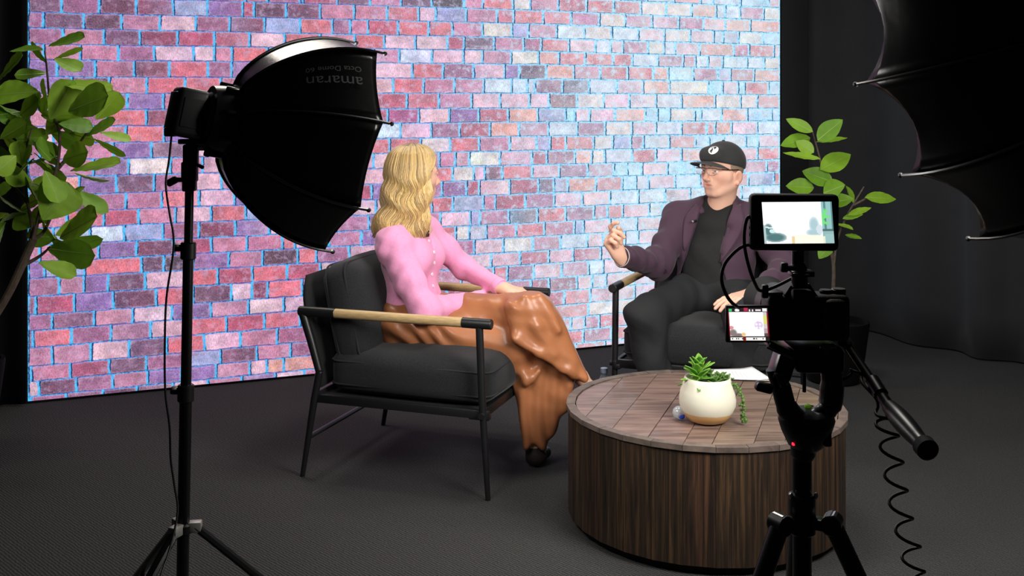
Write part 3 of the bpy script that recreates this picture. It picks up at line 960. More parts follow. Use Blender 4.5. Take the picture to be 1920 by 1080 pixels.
def build_stand():
    top = LT.copy()
    foot = Vector((LT.x - 0.022, LT.y, 0.0))
    ax = (top - foot).normalized()
    def at(z):
        return foot.lerp(top, z / top.z)
    def zpx(py): return CAM_H - (py - HORIZON) / FPX * LT.y
    t = empty('light_stand', (foot.x, foot.y, 0), 0, 'tall black tripod light stand holding the octagonal softbox', 'stand')
    MB().cyl(at(0.10), at(zpx(735)), 0.0145, 16).build('lower_tube', m_blackmetal, t)
    MB().cyl(at(zpx(738)), at(zpx(470)), 0.0125, 16).build('middle_tube', m_blackmetal, t)
    MB().cyl(at(zpx(475)), at(zpx(330)), 0.0105, 16).build('upper_tube', m_blackmetal, t)
    for py, r, h in ((470, 0.0185, 0.042), (737, 0.0195, 0.042)):
        k = MB().cyl(at(zpx(py) - h / 2), at(zpx(py) + h / 2), r, 16, 0.003).build('clamp_collar', m_black, t)
        p = at(zpx(py) + 0.008)
        MB().box(p + Vector((-0.024, -0.004, 0)), (0.022, 0.02, 0.018), None, 0.004).build('lever', m_black, k)
        MB().box(p + Vector((-0.024, -0.0145, 0.004)), (0.012, 0.002, 0.004), None, 0.0006).build('rivet', m_silver, k)
    # tilting head under the lamp
    h = MB().box(at(zpx(292)) + Vector((0.002, 0, 0)), (0.032, 0.034, 0.055), None, 0.005).build('tilt_head', m_black, t)
    MB().box(at(zpx(322)), (0.034, 0.036, 0.05), None, 0.005).build('tilt_joint', m_black, h)
    MB().box(at(zpx(345)) + Vector((0.0, 0, 0)), (0.03, 0.03, 0.035), None, 0.004).build('head_socket', m_black, h)
    p = at(zpx(278)) + Vector((0.018, 0, 0))
    kn = MB().cyl(p, p + Vector((0.016, 0, 0.0)), 0.006, 10).build('knob', m_silver, t)
    MB().box(p + Vector((0.025, 0, -0.003)), (0.016, 0.014, 0.036), Euler((0, 0.25, 0)).to_matrix(), 0.005).build('grip', m_black, kn)
    p = at(zpx(337)) + Vector((-0.018, 0, 0))
    kn = MB().cyl(p, p + Vector((-0.014, 0, 0.0)), 0.006, 10).build('knob', m_black, t)
    MB().box(p + Vector((-0.024, 0, -0.004)), (0.028, 0.014, 0.018), Euler((0, -0.5, 0)).to_matrix(), 0.005).build('grip', m_black, kn)
    MB().box(at(zpx(308)) + Vector((0.024, 0, -0.004)), (0.02, 0.012, 0.008), Euler((0, 0.5, 0)).to_matrix(), 0.002).build('tilt_fin', m_black, h)
    # leg hub and legs
    hz = zpx(988)
    hub = MB().cyl(at(hz - 0.016), at(hz + 0.01), 0.021, 18, 0.004).build('leg_hub', m_black, t)
    low = 0.115
    lh = MB().cyl(at(low - 0.012), at(low + 0.012), 0.02, 18, 0.003).build('brace_hub', m_black, t)
    for ang, L_ in ((8, 0.42), (132, 0.42), (248, 0.42)):
        d = Vector((math.cos(math.radians(ang)), math.sin(math.radians(ang)), 0))
        s = at(hz) + d * 0.028
        MB().box(at(hz) + d * 0.027, (0.032, 0.024, 0.026), frame((0, 0, 1), d), 0.004).build('hinge', M('grey_cast_metal', (150, 148, 142), 0.45, 0.3), hub)
        e_ = Vector((foot.x, foot.y, 0.008)) + d * L_
        lg = MB().tube([s, e_], 0.010, 8, flat=(d.cross(Vector((0, 0, 1))), 1.25)).build('leg', m_blackmetal, t)
        MB().tube([e_ + (e_ - s).normalized() * -0.03, e_ + (e_ - s).normalized() * 0.004], 0.0125, 10).build('rubber_foot', m_matte, lg)
        m = s.lerp(e_, 0.55)
        MB().tube([at(low) + d * 0.018, m], 0.006, 6).build('brace', m_blackmetal, t)
        MB().sphere(m, 0.011, 8).build('brace_rivet', m_silver, lg)
build_stand()

# power cable from the lamp down along the stand
def zline(pts, r, name, mat, label, cat='cable', n=8):
    o = MB().tube(bez(pts, n), r, 8).build(name, mat, autosmooth=False)
    return tag(o, label, cat)
D_ = LT.y
pts = [PLUG + Vector((0, 0, -0.008)), P(322, 250, D_ - 0.02), P(317, 300, D_ - 0.03), P(311, 345, D_ - 0.04), P(318, 400, D_ - 0.05), P(325, 440, D_ - 0.05), P(324, 480, D_ - 0.05), P(312, 560, D_ - 0.05),
       P(309, 650, D_ - 0.05), P(310, 735, D_ - 0.05), P(318, 800, D_ - 0.045), P(320, 860, D_ - 0.04), P(327, 910, D_ - 0.04), P(333, 960, D_ - 0.05), P(318, 1030, D_ - 0.09), P(300, 1085, D_ - 0.14), P(290, 1150, D_ - 0.2)]
pts.append(Vector((pts[-1].x - 0.05, pts[-1].y - 0.08, 0.006)))
pts.append(Vector((pts[-1].x - 0.3, pts[-1].y - 0.25, 0.006)))
zline(pts, 0.0026, 'power_cable', m_black, 'thin black power cable hanging down beside the light stand')

# second, larger softbox at the right edge, seen from behind
N2 = Vector((-0.33, 0.94, -0.10)).normalized()
C2 = P(1984, 32, 2.35)
make_softbox('softbox', C2, N2, 0.54, 0.46, 0.08, 16, math.radians(6.5), 'large black softbox with thin ribs, cut by the right picture edge', FILL_STRENGTH, bow=0.62, sag=0.04, lip=0.09, tipout=0.03, ring=True)
ap2 = C2 - N2 * 0.46
def build_stand2():
    t = empty('light_stand', (ap2.x + 0.09, ap2.y - 0.14, 0), 0, 'black tripod light stand under the large right-hand softbox', 'stand')
    b = Vector((ap2.x + 0.09, ap2.y - 0.14, 0))
    MB().cyl(b + Vector((0, 0, 0.12)), b + Vector((0, 0, 0.9)), 0.015).build('lower_tube', m_blackmetal, t)
    MB().cyl(b + Vector((0, 0, 0.88)), b + Vector((0, 0, ap2.z - 0.05)), 0.012).build('upper_tube', m_blackmetal, t)
    for a in (20, 140, 260):
        d = Vector((math.cos(math.radians(a)), math.sin(math.radians(a)), 0))
        MB().tube([b + Vector((0, 0, 0.42)) + d * 0.02, b + d * 0.45 + Vector((0, 0, 0.008))], 0.009, 8).build('leg', m_blackmetal, t)
    l = empty('studio_lamp', tuple(ap2 - N2 * 0.16), 0, 'black studio lamp head behind the large right-hand softbox', 'lamp')
    MB().box(ap2 - N2 * 0.13, (0.12, 0.10, 0.16), frame(N2, Vector((0, 0, 1))), 0.012).build('body', m_black, l)
    MB().lathe([(0.05, 0), (0.06, 0.004), (0.06, 0.02)], ap2 - N2 * 0.055, 24, frame(N2, Vector((0, 0, 1)))).build('mount_collar', m_blackmetal, l)
build_stand2()
# ================================================================ camera rig, 1.85 m from the viewer
CD = 1.85
def screen_print(name, wpx, hpx, painter, parent, corner, ex, ey, strength=1.0):
    """flat picture on a display: painter(u,v)->sRGB, v downward"""
    vs_, fs_, cols = [], [], []
    for j in range(hpx + 1):
        for i in range(wpx + 1):
            p = corner + ex * (i / wpx) + ey * (j / hpx)
            vs_.append(tuple(p))
    for j in range(hpx):
        for i in range(wpx):
            a = j * (wpx + 1) + i
            fs_.append((a, a + wpx + 1, a + wpx + 2, a + 1))
            cols.append((*lin(painter((i + 0.5) / wpx, (j + 0.5) / hpx)), 1))
    me = bpy.data.meshes.new(name)
    me.from_pydata(vs_, [], fs_)
    at = me.attributes.new('pcol', 'FLOAT_COLOR', 'FACE')
    at.data.foreach_set('color', np.array(cols, dtype=np.float32).ravel())
    m = bpy.data.materials.new(name + '_picture')
    m.use_nodes = True
    N, L = m.node_tree.nodes, m.node_tree.links
    b = N['Principled BSDF']
    b.inputs['Base Color'].default_value = (0.01, 0.01, 0.01, 1)
    b.inputs['Roughness'].default_value = 0.2
    a = N.new('ShaderNodeAttribute'); a.attribute_name = 'pcol'
    L.new(a.outputs['Color'], b.inputs['Emission Color'])
    b.inputs['Emission Strength'].default_value = strength
    return finish(name, me, m, parent, smooth=False)

def blob(u, v, cu, cv, ru, rv):
    return max(0.0, 1 - ((u - cu) / ru) ** 2 - ((v - cv) / rv) ** 2)
def mixc(a, b, f):
    f = max(0, min(1, f))
    return tuple(a[i] + (b[i] - a[i]) * f for i in range(3))

def paint_monitor(u, v):
    c = (255, 255, 255)
    if u > 0.84:
        c = (150, 196, 196)
        if 0.88 < u < 0.905 or u > 0.975: c = (96, 140, 142)
        g = blob(u, v, 0.885, 0.38, 0.07, 0.22)
        if g > 0 and math.sin(55 * u + 11 * v) + math.sin(38 * v - 20 * u) > -0.5: c = mixc(c, (120, 226, 130), 0.5 + g)
        if v > 0.66: c = (84, 112, 112) if v < 0.7 else (150, 186, 186)
    f = max(blob(u, v, 0.07, 0.68, 0.07, 0.17), blob(u, v, 0.16, 0.85, 0.17, 0.12))
    if f > 0.03: c = mixc(c, (86, 124, 126), 0.35 + f)
    if abs(v - (0.60 + 0.18 * u)) < 0.018 and u < 0.14: c = (225, 240, 236)
    if blob(u, v, 0.12, 0.70, 0.035, 0.05) > 0: c = (206, 240, 240)
    f = max(blob(u, v, 0.725, 0.55, 0.075, 0.2), blob(u, v, 0.72, 0.74, 0.12, 0.1))
    if f > 0.03: c = mixc(c, (176, 206, 214), 0.3 + f)
    if blob(u, v, 0.80, 0.66, 0.05, 0.12) > 0.1: c = (214, 226, 234)
    if v > 0.82 and 0.40 < u < 0.44: c = (236, 214, 160)
    if v > 0.80 and 0.44 < u < 0.90 and v > 0.80 + 0.35 * max(0, u - 0.78): c = mixc(c, (255, 252, 226), 0.8)
    if v > 0.78 and u > 0.88: c = (160, 196, 196)
    if u < 0.03 and v > 0.55: c = (180, 205, 204)
    return c

def paint_lcd(u, v):
    dark = (26, 10, 14)
    if v < 0.13:
        if 0.02 < u < 0.10 and 0.03 < v < 0.11: return (60, 214, 120)
        if (u - 0.23) ** 2 / 0.003 + (v - 0.07) ** 2 / 0.0022 < 1: return (250, 250, 250)
        if 0.40 < u < 0.50: return (190, 50, 80) if v < 0.09 else (90, 30, 40)
        if (0.53 < u < 0.56 or 0.60 < u < 0.64) and 0.05 < v < 0.11: return (235, 235, 235)
        if 0.69 < u < 0.82 and 0.04 < v < 0.10: return (240, 240, 240)
        if 0.86 < u < 0.97 and 0.02 < v < 0.11: return (245, 245, 245)
        return (48, 36, 40)
    if v > 0.86:
        if (0.03 < u < 0.34 or 0.41 < u < 0.90) and 0.885 < v < 0.98:
            if any(abs(u - q) < 0.012 for q in (0.08, 0.17, 0.23, 0.33, 0.60, 0.63, 0.68, 0.84)) and 0.91 < v < 0.96: return (70, 70, 70)
            return (246, 244, 242)
        return (120, 40, 24) if 0.34 < u < 0.41 else (40, 34, 34)
    if u < 0.02 or u > 0.965: return (130, 24, 30)
    c = (255, 255, 255)
    if u > 0.87:
        c = (214, 206, 210)
        if v > 0.62: c = (188, 164, 168)
        if v > 0.76: c = (90, 82, 84)
        if blob(u, v, 0.915, 0.36, 0.05, 0.15) > 0: c = (226, 224, 120)
    if blob(u, v, 0.75, 0.52, 0.10, 0.12) > 0 and math.sin(70 * u) + math.sin(60 * v) > -0.4: c = (232, 206, 240)
    if blob(u, v, 0.06, 0.60, 0.06, 0.05) > 0: c = (230, 150, 160)
    f = max(blob(u, v, 0.10, 0.76, 0.10, 0.12), blob(u, v, 0.2, 0.82, 0.16, 0.06))
    if f > 0: c = mixc(c, (140, 126, 124), 0.4 + f)
    if blob(u, v, 0.36, 0.80, 0.05, 0.05) > 0: c = (248, 200, 130)
    return c

def build_monitor():
    t = empty('field_monitor', tuple(P(1490, 478, CD)), 0, 'small black field monitor with bright screen on top of the camera', 'monitor')
    d = CD - 0.01
    c = P(1491.5, 418, d)
    s = d / FPX
    Rt = Euler((0, math.radians(0.6), 0)).to_matrix()
    MB().box(c + Vector((0, 0.014, 0)), (168 * s, 0.026, 107 * s), Rt, 0.009, 3).build('housing', M('monitor_rubber', (16, 17, 18), 0.6), t)
    tl, tr, bl = P(1428, 379, d), P(1559, 378, d), P(1433.5, 457, d)
    off = Vector((0, -0.0006, 0))
    fr = MB().box(c + Vector((0.001, 0.0005, 0)), (146 * s, 0.002, 90 * s), Rt, 0.0006).build('bezel', M('monitor_glass', (8, 12, 13), 0.12), t)
    screen_print('screen_picture', 96, 58, paint_monitor, t, tl + off, tr - tl, bl - tl, 1.05)
    for py in (428, 441):
        MB().cyl(P(1408, py, d) + Vector((-0.0015, 0.012, 0)), P(1410, py, d) + Vector((0.0, 0.012, 0)), 0.003, 10).build('side_button', m_black, t)
    # swivel arm down to the hot shoe
    MB().tube([P(1496, 470, d + 0.016), P(1496, 500, d + 0.018)], 0.011, 12).build('mount_post', m_blackmetal, t)
    MB().sphere(P(1497, 504, d + 0.018), 0.015, 14).build('ball_joint', m_blackmetal, t)
    k = MB().cyl(P(1466, 503, d + 0.015), P(1488, 503, d + 0.015), 0.005, 10).build('clamp_screw', m_blackmetal, t)
    MB().box(P(1470, 501, d + 0.01), (0.013, 0.012, 0.017), None, 0.003).build('clamp_knob', M('knob_maroon_black', (30, 12, 18), 0.4), k)
    MB().tube([P(1498, 508, d + 0.018), P(1500, 536, d + 0.02)], 0.014, 14).build('shoe_post', m_blackmetal, t)
    MB().box(P(1502, 512, d + 0.01), (0.04, 0.03, 0.010), None, 0.002).build('shoe_clamp', m_blackmetal, t)
    for px, py in ((1513, 515), (1492, 513)):
        MB().box(P(px, py, d - 0.008), (0.008, 0.003, 0.002), None, 0.0006).build('screw_head', m_silver, t)
build_monitor()

def build_camera():
    d = CD + 0.02
    s = d / FPX
    t = empty('video_camera', tuple(P(1518, 642, d)), 0, 'black mirrorless video camera with flip-out screen on the tripod', 'camera')
    body = M('camera_body_black', (9, 9, 10), 0.6, bump=0.2, bscale=400)
    c = P(1518, 598, d)
    b = MB().box(c + Vector((0, 0.03, 0)), (156 * s, 0.06, 86 * s), None, 0.01, 3).build('body', body, t)
    MB().box(P(1566, 600, d) + Vector((0, 0.035, 0)), (0.045, 0.09, 80 * s), None, 0.014, 3).build('grip', body, t)
    MB().add(*prism([(1468, 558), (1482, 536), (1518, 532), (1534, 556)], d + 0.005, 0.05)).build('viewfinder_hump', body, t, smooth=False)
    MB().box(P(1501, 552, d) + Vector((0, -0.006, 0)), (0.034, 0.016, 0.020), None, 0.004).build('eyecup', m_matte, t)
    for px, py, r in ((1548, 550, 0.011), (1572, 548, 0.013), (1456, 552, 0.010)):
        p = P(px, py, d + 0.03)
        dl = MB().lathe([(r * 0.95, -0.006), (r, -0.004), (r, 0.005), (r * 0.85, 0.006)], p, 20).build('dial', m_blackmetal, t)
        MB().lathe([(r * 0.9, 0), (r * 0.92, 0.0008)], p + Vector((0, 0, 0.0061)), 20).build('dial_top', m_silver if px > 1540 else m_black, dl)
    MB().box(P(1455, 552, d) + Vector((0.0, 0.03, 0)), (0.028, 0.05, 0.006), None, 0.002).build('top_plate', M('camera_top_grey', (70, 66, 70), 0.4), t)
    # lens pointing at the set
    ax = Vector((-0.12, 0.99, -0.03)).normalized()
    Rl = frame(ax, Vector((1, 0, 0)))
    lc = c + Vector((-0.012, 0.06, 0.002))
    MB().lathe([(0.036, 0), (0.037, 0.01), (0.037, 0.06), (0.040, 0.064), (0.040, 0.10), (0.037, 0.104)], lc, 32, Rl).build('lens', m_black, t)
    MB().lathe([(0.040, 0.095), (0.0405, 0.1), (0.046, 0.14), (0.044, 0.14), (0.038, 0.1)], lc, 32, Rl, close=False).build('lens_hood', m_matte, t)
    # flip-out display on the left, facing the operator
    tl, tr, bl = P(1364, 577, d - 0.01), P(1439, 577, d - 0.012), P(1368, 639, d - 0.01)
    cc = (tr + bl) / 2
    f = MB().box(cc + Vector((0, 0.006, 0)), (84 * s, 0.009, 70 * s), None, 0.003).build('flip_screen', m_black, t)
    screen_print('screen_picture', 80, 64, paint_lcd, f, tl + Vector((0, -0.0012, 0)), tr - tl, bl - tl, 1.0)
    MB().cyl(P(1441, 585, d + 0.004), P(1441, 632, d + 0.004), 0.005, 10).build('screen_hinge', m_blackmetal, t)
    MB().box(P(1485, 590, d) + Vector((0, -0.001, 0)), (0.05, 0.002, 0.05), None, 0.0006).build('thumb_rest', m_matte, t)
    for px, py in ((1560, 575), (1575, 600), (1560, 625), (1545, 600)):
        MB().cyl(P(px, py, d + 0.002), P(px, py, d - 0.0015), 0.0035, 10).build('button', m_black, t)

def prism(pxs, d, thick):
    a = [tuple(P(x, y, d)) for x, y in pxs]
    b = [tuple(P(x, y, d) + Vector((0, thick, 0))) for x, y in pxs]
    k = len(a)
    f = [tuple(range(k)), tuple(reversed(range(k, 2 * k)))] + [(i, (i + 1) % k, k + (i + 1) % k, k + i) for i in range(k)]
    return a + b, f
build_camera()

def build_tripod():
    d = CD + 0.05
    base = P(1505, 900, d)
    t = empty('camera_tripod', (base.x, base.y, 0), 0, 'black camera tripod with fluid head in front of the coffee table', 'tripod')
    met, mat = m_blackmetal, m_black
    # plate and fluid head
    MB().box(P(1512, 648, d), (0.075, 0.11, 0.012), None, 0.003).build('quick_release_plate', met, t)
    R = Euler((0, math.radians(22), 0)).to_matrix()
    sl = MB().box(P(1478, 660, d - 0.03), (0.085, 0.045, 0.010), Euler((0, math.radians(24), 0)).to_matrix(), 0.003).build('sliding_plate', M('plate_grey_black', (46, 44, 44), 0.3), t)
    MB().box(P(1462, 662, d - 0.055), (0.05, 0.004, 0.004), Euler((0, math.radians(24), 0)).to_matrix(), 0.001).build('scale_strip', M('strip_grey', (120, 112, 104), 0.4), sl)
    MB().box(P(1528, 668, d - 0.005), (0.085, 0.08, 0.046), None, 0.010).build('head_top', met, t)
    MB().box(P(1466, 684, d - 0.015), (0.034, 0.05, 0.05), Euler((0, 0.3, 0)).to_matrix(), 0.008).build('head_side', met, t)
    MB().cyl(P(1546, 655, d - 0.055), P(1560, 654, d - 0.03), 0.010, 14, 0.002).build('pan_drag_dial', M('dial_grey', (80, 80, 82), 0.25, 0.6), t)
    # fork: slim left arm, heavy right arm
    la = [P(1452, 690, d - 0.02), P(1464, 725, d - 0.02), P(1476, 765, d - 0.015), P(1496, 788, d - 0.01), P(1512, 796, d - 0.01)]
    MB().tube(bez(la, 5), [0.016] * 5 + [0.0175] * 5 + [0.02] * 6 + [0.022] * 5, 12).build('fork_arm', met, t)
    ra = [P(1556, 672, d), P(1560, 715, d), P(1557, 755, d), P(1545, 775, d), P(1522, 794, d)]
    MB().tube(bez(ra, 5), [0.019] * 6 + [0.021] * 6 + [0.018] * 4 + [0.02] * 5, 12).build('fork_arm', met, t)
    MB().tube([P(1472, 668, d - 0.02), P(1500, 674, d), P(1556, 676, d)], 0.014, 12).build('tilt_axle', met, t)
    MB().tube([P(1508, 676, d + 0.02), P(1508, 735, d + 0.02)], 0.0035, 8).build('counterweight_spring', met, t)
    MB().cyl(P(1455, 712, d - 0.03), P(1470, 706, d - 0.03), 0.018, 8, 0.002).build('tilt_lock_body', M('lock_black', (34, 32, 32), 0.25), t)
    MB().box(P(1432, 726, d - 0.04), (0.030, 0.02, 0.016), Euler((0, 0.25, 0)).to_matrix(), 0.004).build('tilt_lock_lever', M('lever_black', (30, 26, 30), 0.25), t)
    # bowl and column
    bz = frame((0, 0, 1), (1, 0, 0))
    bo = P(1512, 786, d)
    MB().lathe([(0.02, -0.055), (0.032, -0.045), (0.044, -0.02), (0.050, 0.0), (0.046, 0.012), (0.03, 0.016)], bo, 28).build('bowl', met, t)
    MB().lathe([(0.004, 0.0), (0.006, 0.001), (0.006, 0.005), (0.003, 0.006)], P(1514, 764, d + 0.02), 14).build('level_vial', M('level_green', (150, 190, 60), 0.2, emit=(120, 170, 40), estr=0.15), t)
    MB().box(P(1512, 766, d + 0.025), (0.030, 0.02, 0.008), None, 0.002).build('level_base', met, t)
    MB().lathe([(0.0165, 0.0), (0.022, 0.01), (0.022, 0.05), (0.028, 0.066)], P(1506, 862, d), 24).build('column_neck', met, t)
    led = P(1488, 832, d - 0.02)
    MB().sphere(led, 0.0035, 8).build('indicator_lamp', M('red_led', (200, 20, 30), 0.3, emit=(255, 30, 50), estr=3.0), t)
    k = MB().cyl(P(1518, 823, d - 0.018), P(1546, 826, d - 0.022), 0.003, 8).build('bowl_lock_stem', m_silver, t)
    MB().box(P(1551, 818, d - 0.024), (0.014, 0.013, 0.036), Euler((0, -0.05, 0)).to_matrix(), 0.004).build('bowl_lock_knob', mat, k)
    col_x = P(1504, 900, d)
    zc = lambda py: CAM_H - (py - HORIZON) / FPX * d
    MB().cyl((col_x.x, col_x.y, 0.30), (col_x.x, col_x.y, zc(850)), 0.0168, 20).build('centre_column', met, t)
    MB().cyl((col_x.x, col_x.y, zc(1000)), (col_x.x, col_x.y, zc(925)), 0.024, 20, 0.003).build('shoulder', met, t)
    for sx in (-1, 1):
        MB().sphere((col_x.x + sx * 0.022, col_x.y - 0.010, zc(926)), (0.004, 0.004, 0.006), 8).build('collar_glint', m_silver, t)  # silver beads stand in for the highlights on the collar
    # legs: left, right, and one away
    for (dx, dy) in ((-0.60, -0.34), (0.40, -0.20), (0.10, 0.62)):
        dd = Vector((dx, dy, 0)).normalized()
        s_ = Vector((col_x.x, col_x.y, zc(972))) + dd * 0.052
        h = MB().cyl(s_ + dd.cross(Vector((0, 0, 1))) * -0.018, s_ + dd.cross(Vector((0, 0, 1))) * 0.018, 0.018, 18, 0.003).build('leg_hinge', met, t)
        MB().box(Vector((col_x.x, col_x.y, zc(976))) + dd * 0.03, (0.04, 0.024, 0.02), frame((0, 0, 1), dd), 0.003).build('hinge_link', met, h)
        MB().tube([s_ + Vector((0, 0, 0.014)) + dd * 0.004 + dd.cross(Vector((0, 0, 1))) * q for q in (-0.012, 0.012)], 0.005, 8).build('hinge_glint', m_silver, h)  # silver sliver put on as the highlight along the hinge top
        e_ = Vector((col_x.x, col_x.y, 0.0)) + dd * 0.36
        u = (e_ - s_).normalized()
        up = MB().tube([s_, s_.lerp(e_, 0.55)], 0.0165, 12).build('leg', met, t)
        MB().tube([s_.lerp(e_, 0.5), e_ + Vector((0, 0, 0.012))], 0.012, 12).build('lower_leg', met, up)
        MB().cyl(s_.lerp(e_, 0.53), s_.lerp(e_, 0.6), 0.02, 14, 0.003).build('leg_clamp', mat, up)
        MB().sphere(e_ + Vector((0, 0, 0.012)), 0.016, 10).build('rubber_foot', m_matte, up)
    # pan handle
    a, b_, c_, e_ = P(1590, 648, d), P(1632, 710, 1.83), P(1668, 764, 1.76), P(1738, 842, 1.62)
    h = MB().tube([a, b_, c_], [0.0075, 0.008, 0.0105], 14).build('pan_handle', met, t)
    MB().tube([P(1636, 714, 1.826), P(1652, 740, 1.79)], 0.0125, 14).build('handle_ferrule', met, h)
    g = bez([c_, c_.lerp(e_, 0.3), c_.lerp(e_, 0.7), e_], 6)
    rs = [0.013 + 0.0035 * math.sin(PI * min(1, i / 14.0)) for i in range(len(g))]
    MB().tube(g, rs, 18).build('handle_grip', M('grip_rubber', (38, 38, 40), 0.35), h)
    u = (e_ - c_).normalized()
    MB().tube([e_ - u * 0.012, e_ + u * 0.004, e_ + u * 0.012], [0.0172, 0.0168, 0.010], 18).build('grip_end_cap', m_matte, h)
    MB().tube([P(1590, 652, d + 0.01), P(1583, 640, d)], 0.012, 10).build('handle_rosette', met, h)
build_tripod()

# cables on the rig
d = CD
zline([P(1412, 459, d + 0.01), P(1395, 461, d), P(1376, 474, d), P(1358, 497, d), P(1353, 525, d), P(1363, 555, d), P(1380, 574, d + 0.005), P(1405, 586, d + 0.03), P(1440, 590, d + 0.03)], 0.0031, 'monitor_cable', m_black,
      'black video cable looping from monitor side down past the flip screen')
zline([P(1414, 405, d + 0.012), P(1402, 408, d), P(1396, 430, d), P(1396, 462, d), P(1404, 500, d), P(1415, 530, d + 0.005), P(1426, 545, d + 0.02), P(1452, 538, d + 0.02), P(1488, 520, d + 0.035)], 0.0031, 'monitor_cable', m_black,
      'black cable bowing from monitor side down to the camera top')
o = MB().box(P(1434, 546, d + 0.018), (0.012, 0.012, 0.024), None, 0.003).build('cable_plug', m_black)
tag(o, 'small black cable connector beside the camera top plate', 'connector')

# curly remote cable under the pan handle
def coil():
    path = bez([P(1585, 712, 1.86), P(1600, 694, 1.86), P(1620, 716, 1.83), P(1650, 770, 1.78), P(1660, 792, 1.76), P(1668, 830, 1.76), P(1676, 880, 1.76), P(1684, 930, 1.77), P(1694, 980, 1.78), P(1708, 1030, 1.79), P(1716, 1075, 1.80), P(1745, 1140, 1.82)], 40)
    pts = []
    n = len(path)
    for i, p in enumerate(path):
        f = i / (n - 1)
        amp = 0.0125 * min(1.0, max(0.0, (f - 0.26) / 0.06)) + 0.004
        ph = 2 * PI * f * 10.5 + PI
        pts.append(p + Vector((math.cos(ph) * amp, math.sin(ph) * amp * 0.8, 0)))
    pts.append(Vector((pts[-1].x + 0.03, pts[-1].y, 0.2)))
    pts.append(Vector((pts[-1].x + 0.02, pts[-1].y + 0.05, 0.006)))
    o = MB().tube(pts, 0.0027, 8).build('coiled_cable', m_black, autosmooth=False)
    tag(o, 'curly black remote cable dangling from the pan handle', 'cable')
coil()
# ================================================================ leafy trees
def leaf_verts(length, width, curl, fold, n=12, oval=False):
    """leaf along +x, normal +z, base at origin"""
    vs_, fs_ = [], []
    m = 6
    for i in range(n + 1):
        t = i / n
        w = width / 2 * (t ** 0.75 * max(0.0, 1 - t ** 3.2) ** 0.55) * 1.45
        if oval: w = width / 2 * math.sin(PI * t ** 0.85) ** 0.8
        if i == 0: w = width * 0.02
        if i == n: w = 0.0005
        for j in range(m + 1):
            s = (j / m - 0.5) * 2
            z = fold * abs(s) * w - curl * length * t * t + 0.010 * length * math.sin(t * 26) * abs(s) - 0.012 * width * (1 if j % 2 else 0)
            vs_.append(Vector((length * t, s * w, z)))
    for i in range(n):
        for j in range(m):
            a = i * (m + 1) + j
            fs_.append((a, a + m + 1, a + m + 2, a + 1))
    return vs_, fs_

def leaf_material(name, c0, c1):
    m = bpy.data.materials.new(name)
    m.use_nodes = True
    N, L = m.node_tree.nodes, m.node_tree.links
    b = N['Principled BSDF']
    oi = N.new('ShaderNodeObjectInfo')
    rp = N.new('ShaderNodeMix'); rp.data_type = 'RGBA'
    rp.inputs[6].default_value = (*lin(c0), 1); rp.inputs[7].default_value = (*lin(c1), 1)
    L.new(oi.outputs['Random'], rp.inputs[0])
    tc = N.new('ShaderNodeTexCoord')
    wv = N.new('ShaderNodeTexNoise'); wv.inputs['Scale'].default_value = 22; wv.inputs['Detail'].default_value = 4
    L.new(tc.outputs['Object'], wv.inputs['Vector'])
    mr = N.new('ShaderNodeMapRange'); mr.inputs['To Min'].default_value = 0.75; mr.inputs['To Max'].default_value = 1.25
    L.new(wv.outputs['Fac'], mr.inputs['Value'])
    mx = N.new('ShaderNodeMix'); mx.data_type = 'RGBA'; mx.blend_type = 'MULTIPLY'; mx.inputs[0].default_value = 1
    L.new(rp.outputs[2], mx.inputs[6]); L.new(mr.outputs['Result'], mx.inputs[7])
    L.new(mx.outputs[2], b.inputs['Base Color'])
    b.inputs['Roughness'].default_value = 0.5
    b.inputs['Specular IOR Level'].default_value = 0.35
    tr = N.new('ShaderNodeBsdfTranslucent')
    L.new(mx.outputs[2], tr.inputs['Color'])
    ms = N.new('ShaderNodeMixShader'); ms.inputs[0].default_value = 0.2
    L.new(b.outputs[0], ms.inputs[1]); L.new(tr.outputs[0], ms.inputs[2])
    L.new(ms.outputs[0], N['Material Output'].inputs['Surface'])
    return m
m_leaf = leaf_material('glossy_tree_leaf', (146, 186, 50), (98, 146, 36))
m_vein = M('leaf_vein', (150, 180, 90), 0.5)
m_bark = M('tree_bark', (92, 78, 66), 0.85, var=0.3, vscale=40, bump=0.4, bscale=60)

def put_leaf(parent, base, tip, width, facing, fold=0.25, curl=0.12, mat=None, oval=False):
    base, tip = Vector(base), Vector(tip)
    x = (tip - base)
    L_ = x.length
    x = x.normalized()
    z = Vector(facing)
    z = (z - x * z.dot(x)).normalized()
    y = z.cross(x)
    R = Matrix((x, y, z)).transposed()
    vs_, fs_ = leaf_verts(L_, width, curl, fold, oval=oval)
    # keep the tip where it was asked although the blade curls down
    o = MB().add([R @ v + base for v in vs_], fs_).build('leaf', mat or m_leaf, parent, autosmooth=False)
    mid = [R @ (Vector((L_ * t, 0, -curl * L_ * t * t - 0.001)) + Vector((0, 0, -0.0005))) + base for t in (0, 0.25, 0.5, 0.75, 0.97)]
    MB().tube(mid, [0.0022, 0.0018, 0.0014, 0.001, 0.0005], 5).build('midrib', m_vein, o)
    return o

def tree_pot(t, base, r=0.17, h=0.30):
    MB().lathe([(r * 0.72, 0), (r * 0.78, 0.01), (r, h - 0.01), (r * 0.99, h), (r * 0.9, h), (r * 0.88, h - 0.03)], base, 32).build('pot', M('tree_pot_black', (4, 4, 4), 0.8, spec=0.1), t)
    MB().cyl((base[0], base[1], h - 0.06), (base[0], base[1], h - 0.032), r * 0.87, 24).build('soil', M('potting_soil', (36, 28, 22), 0.95), t)

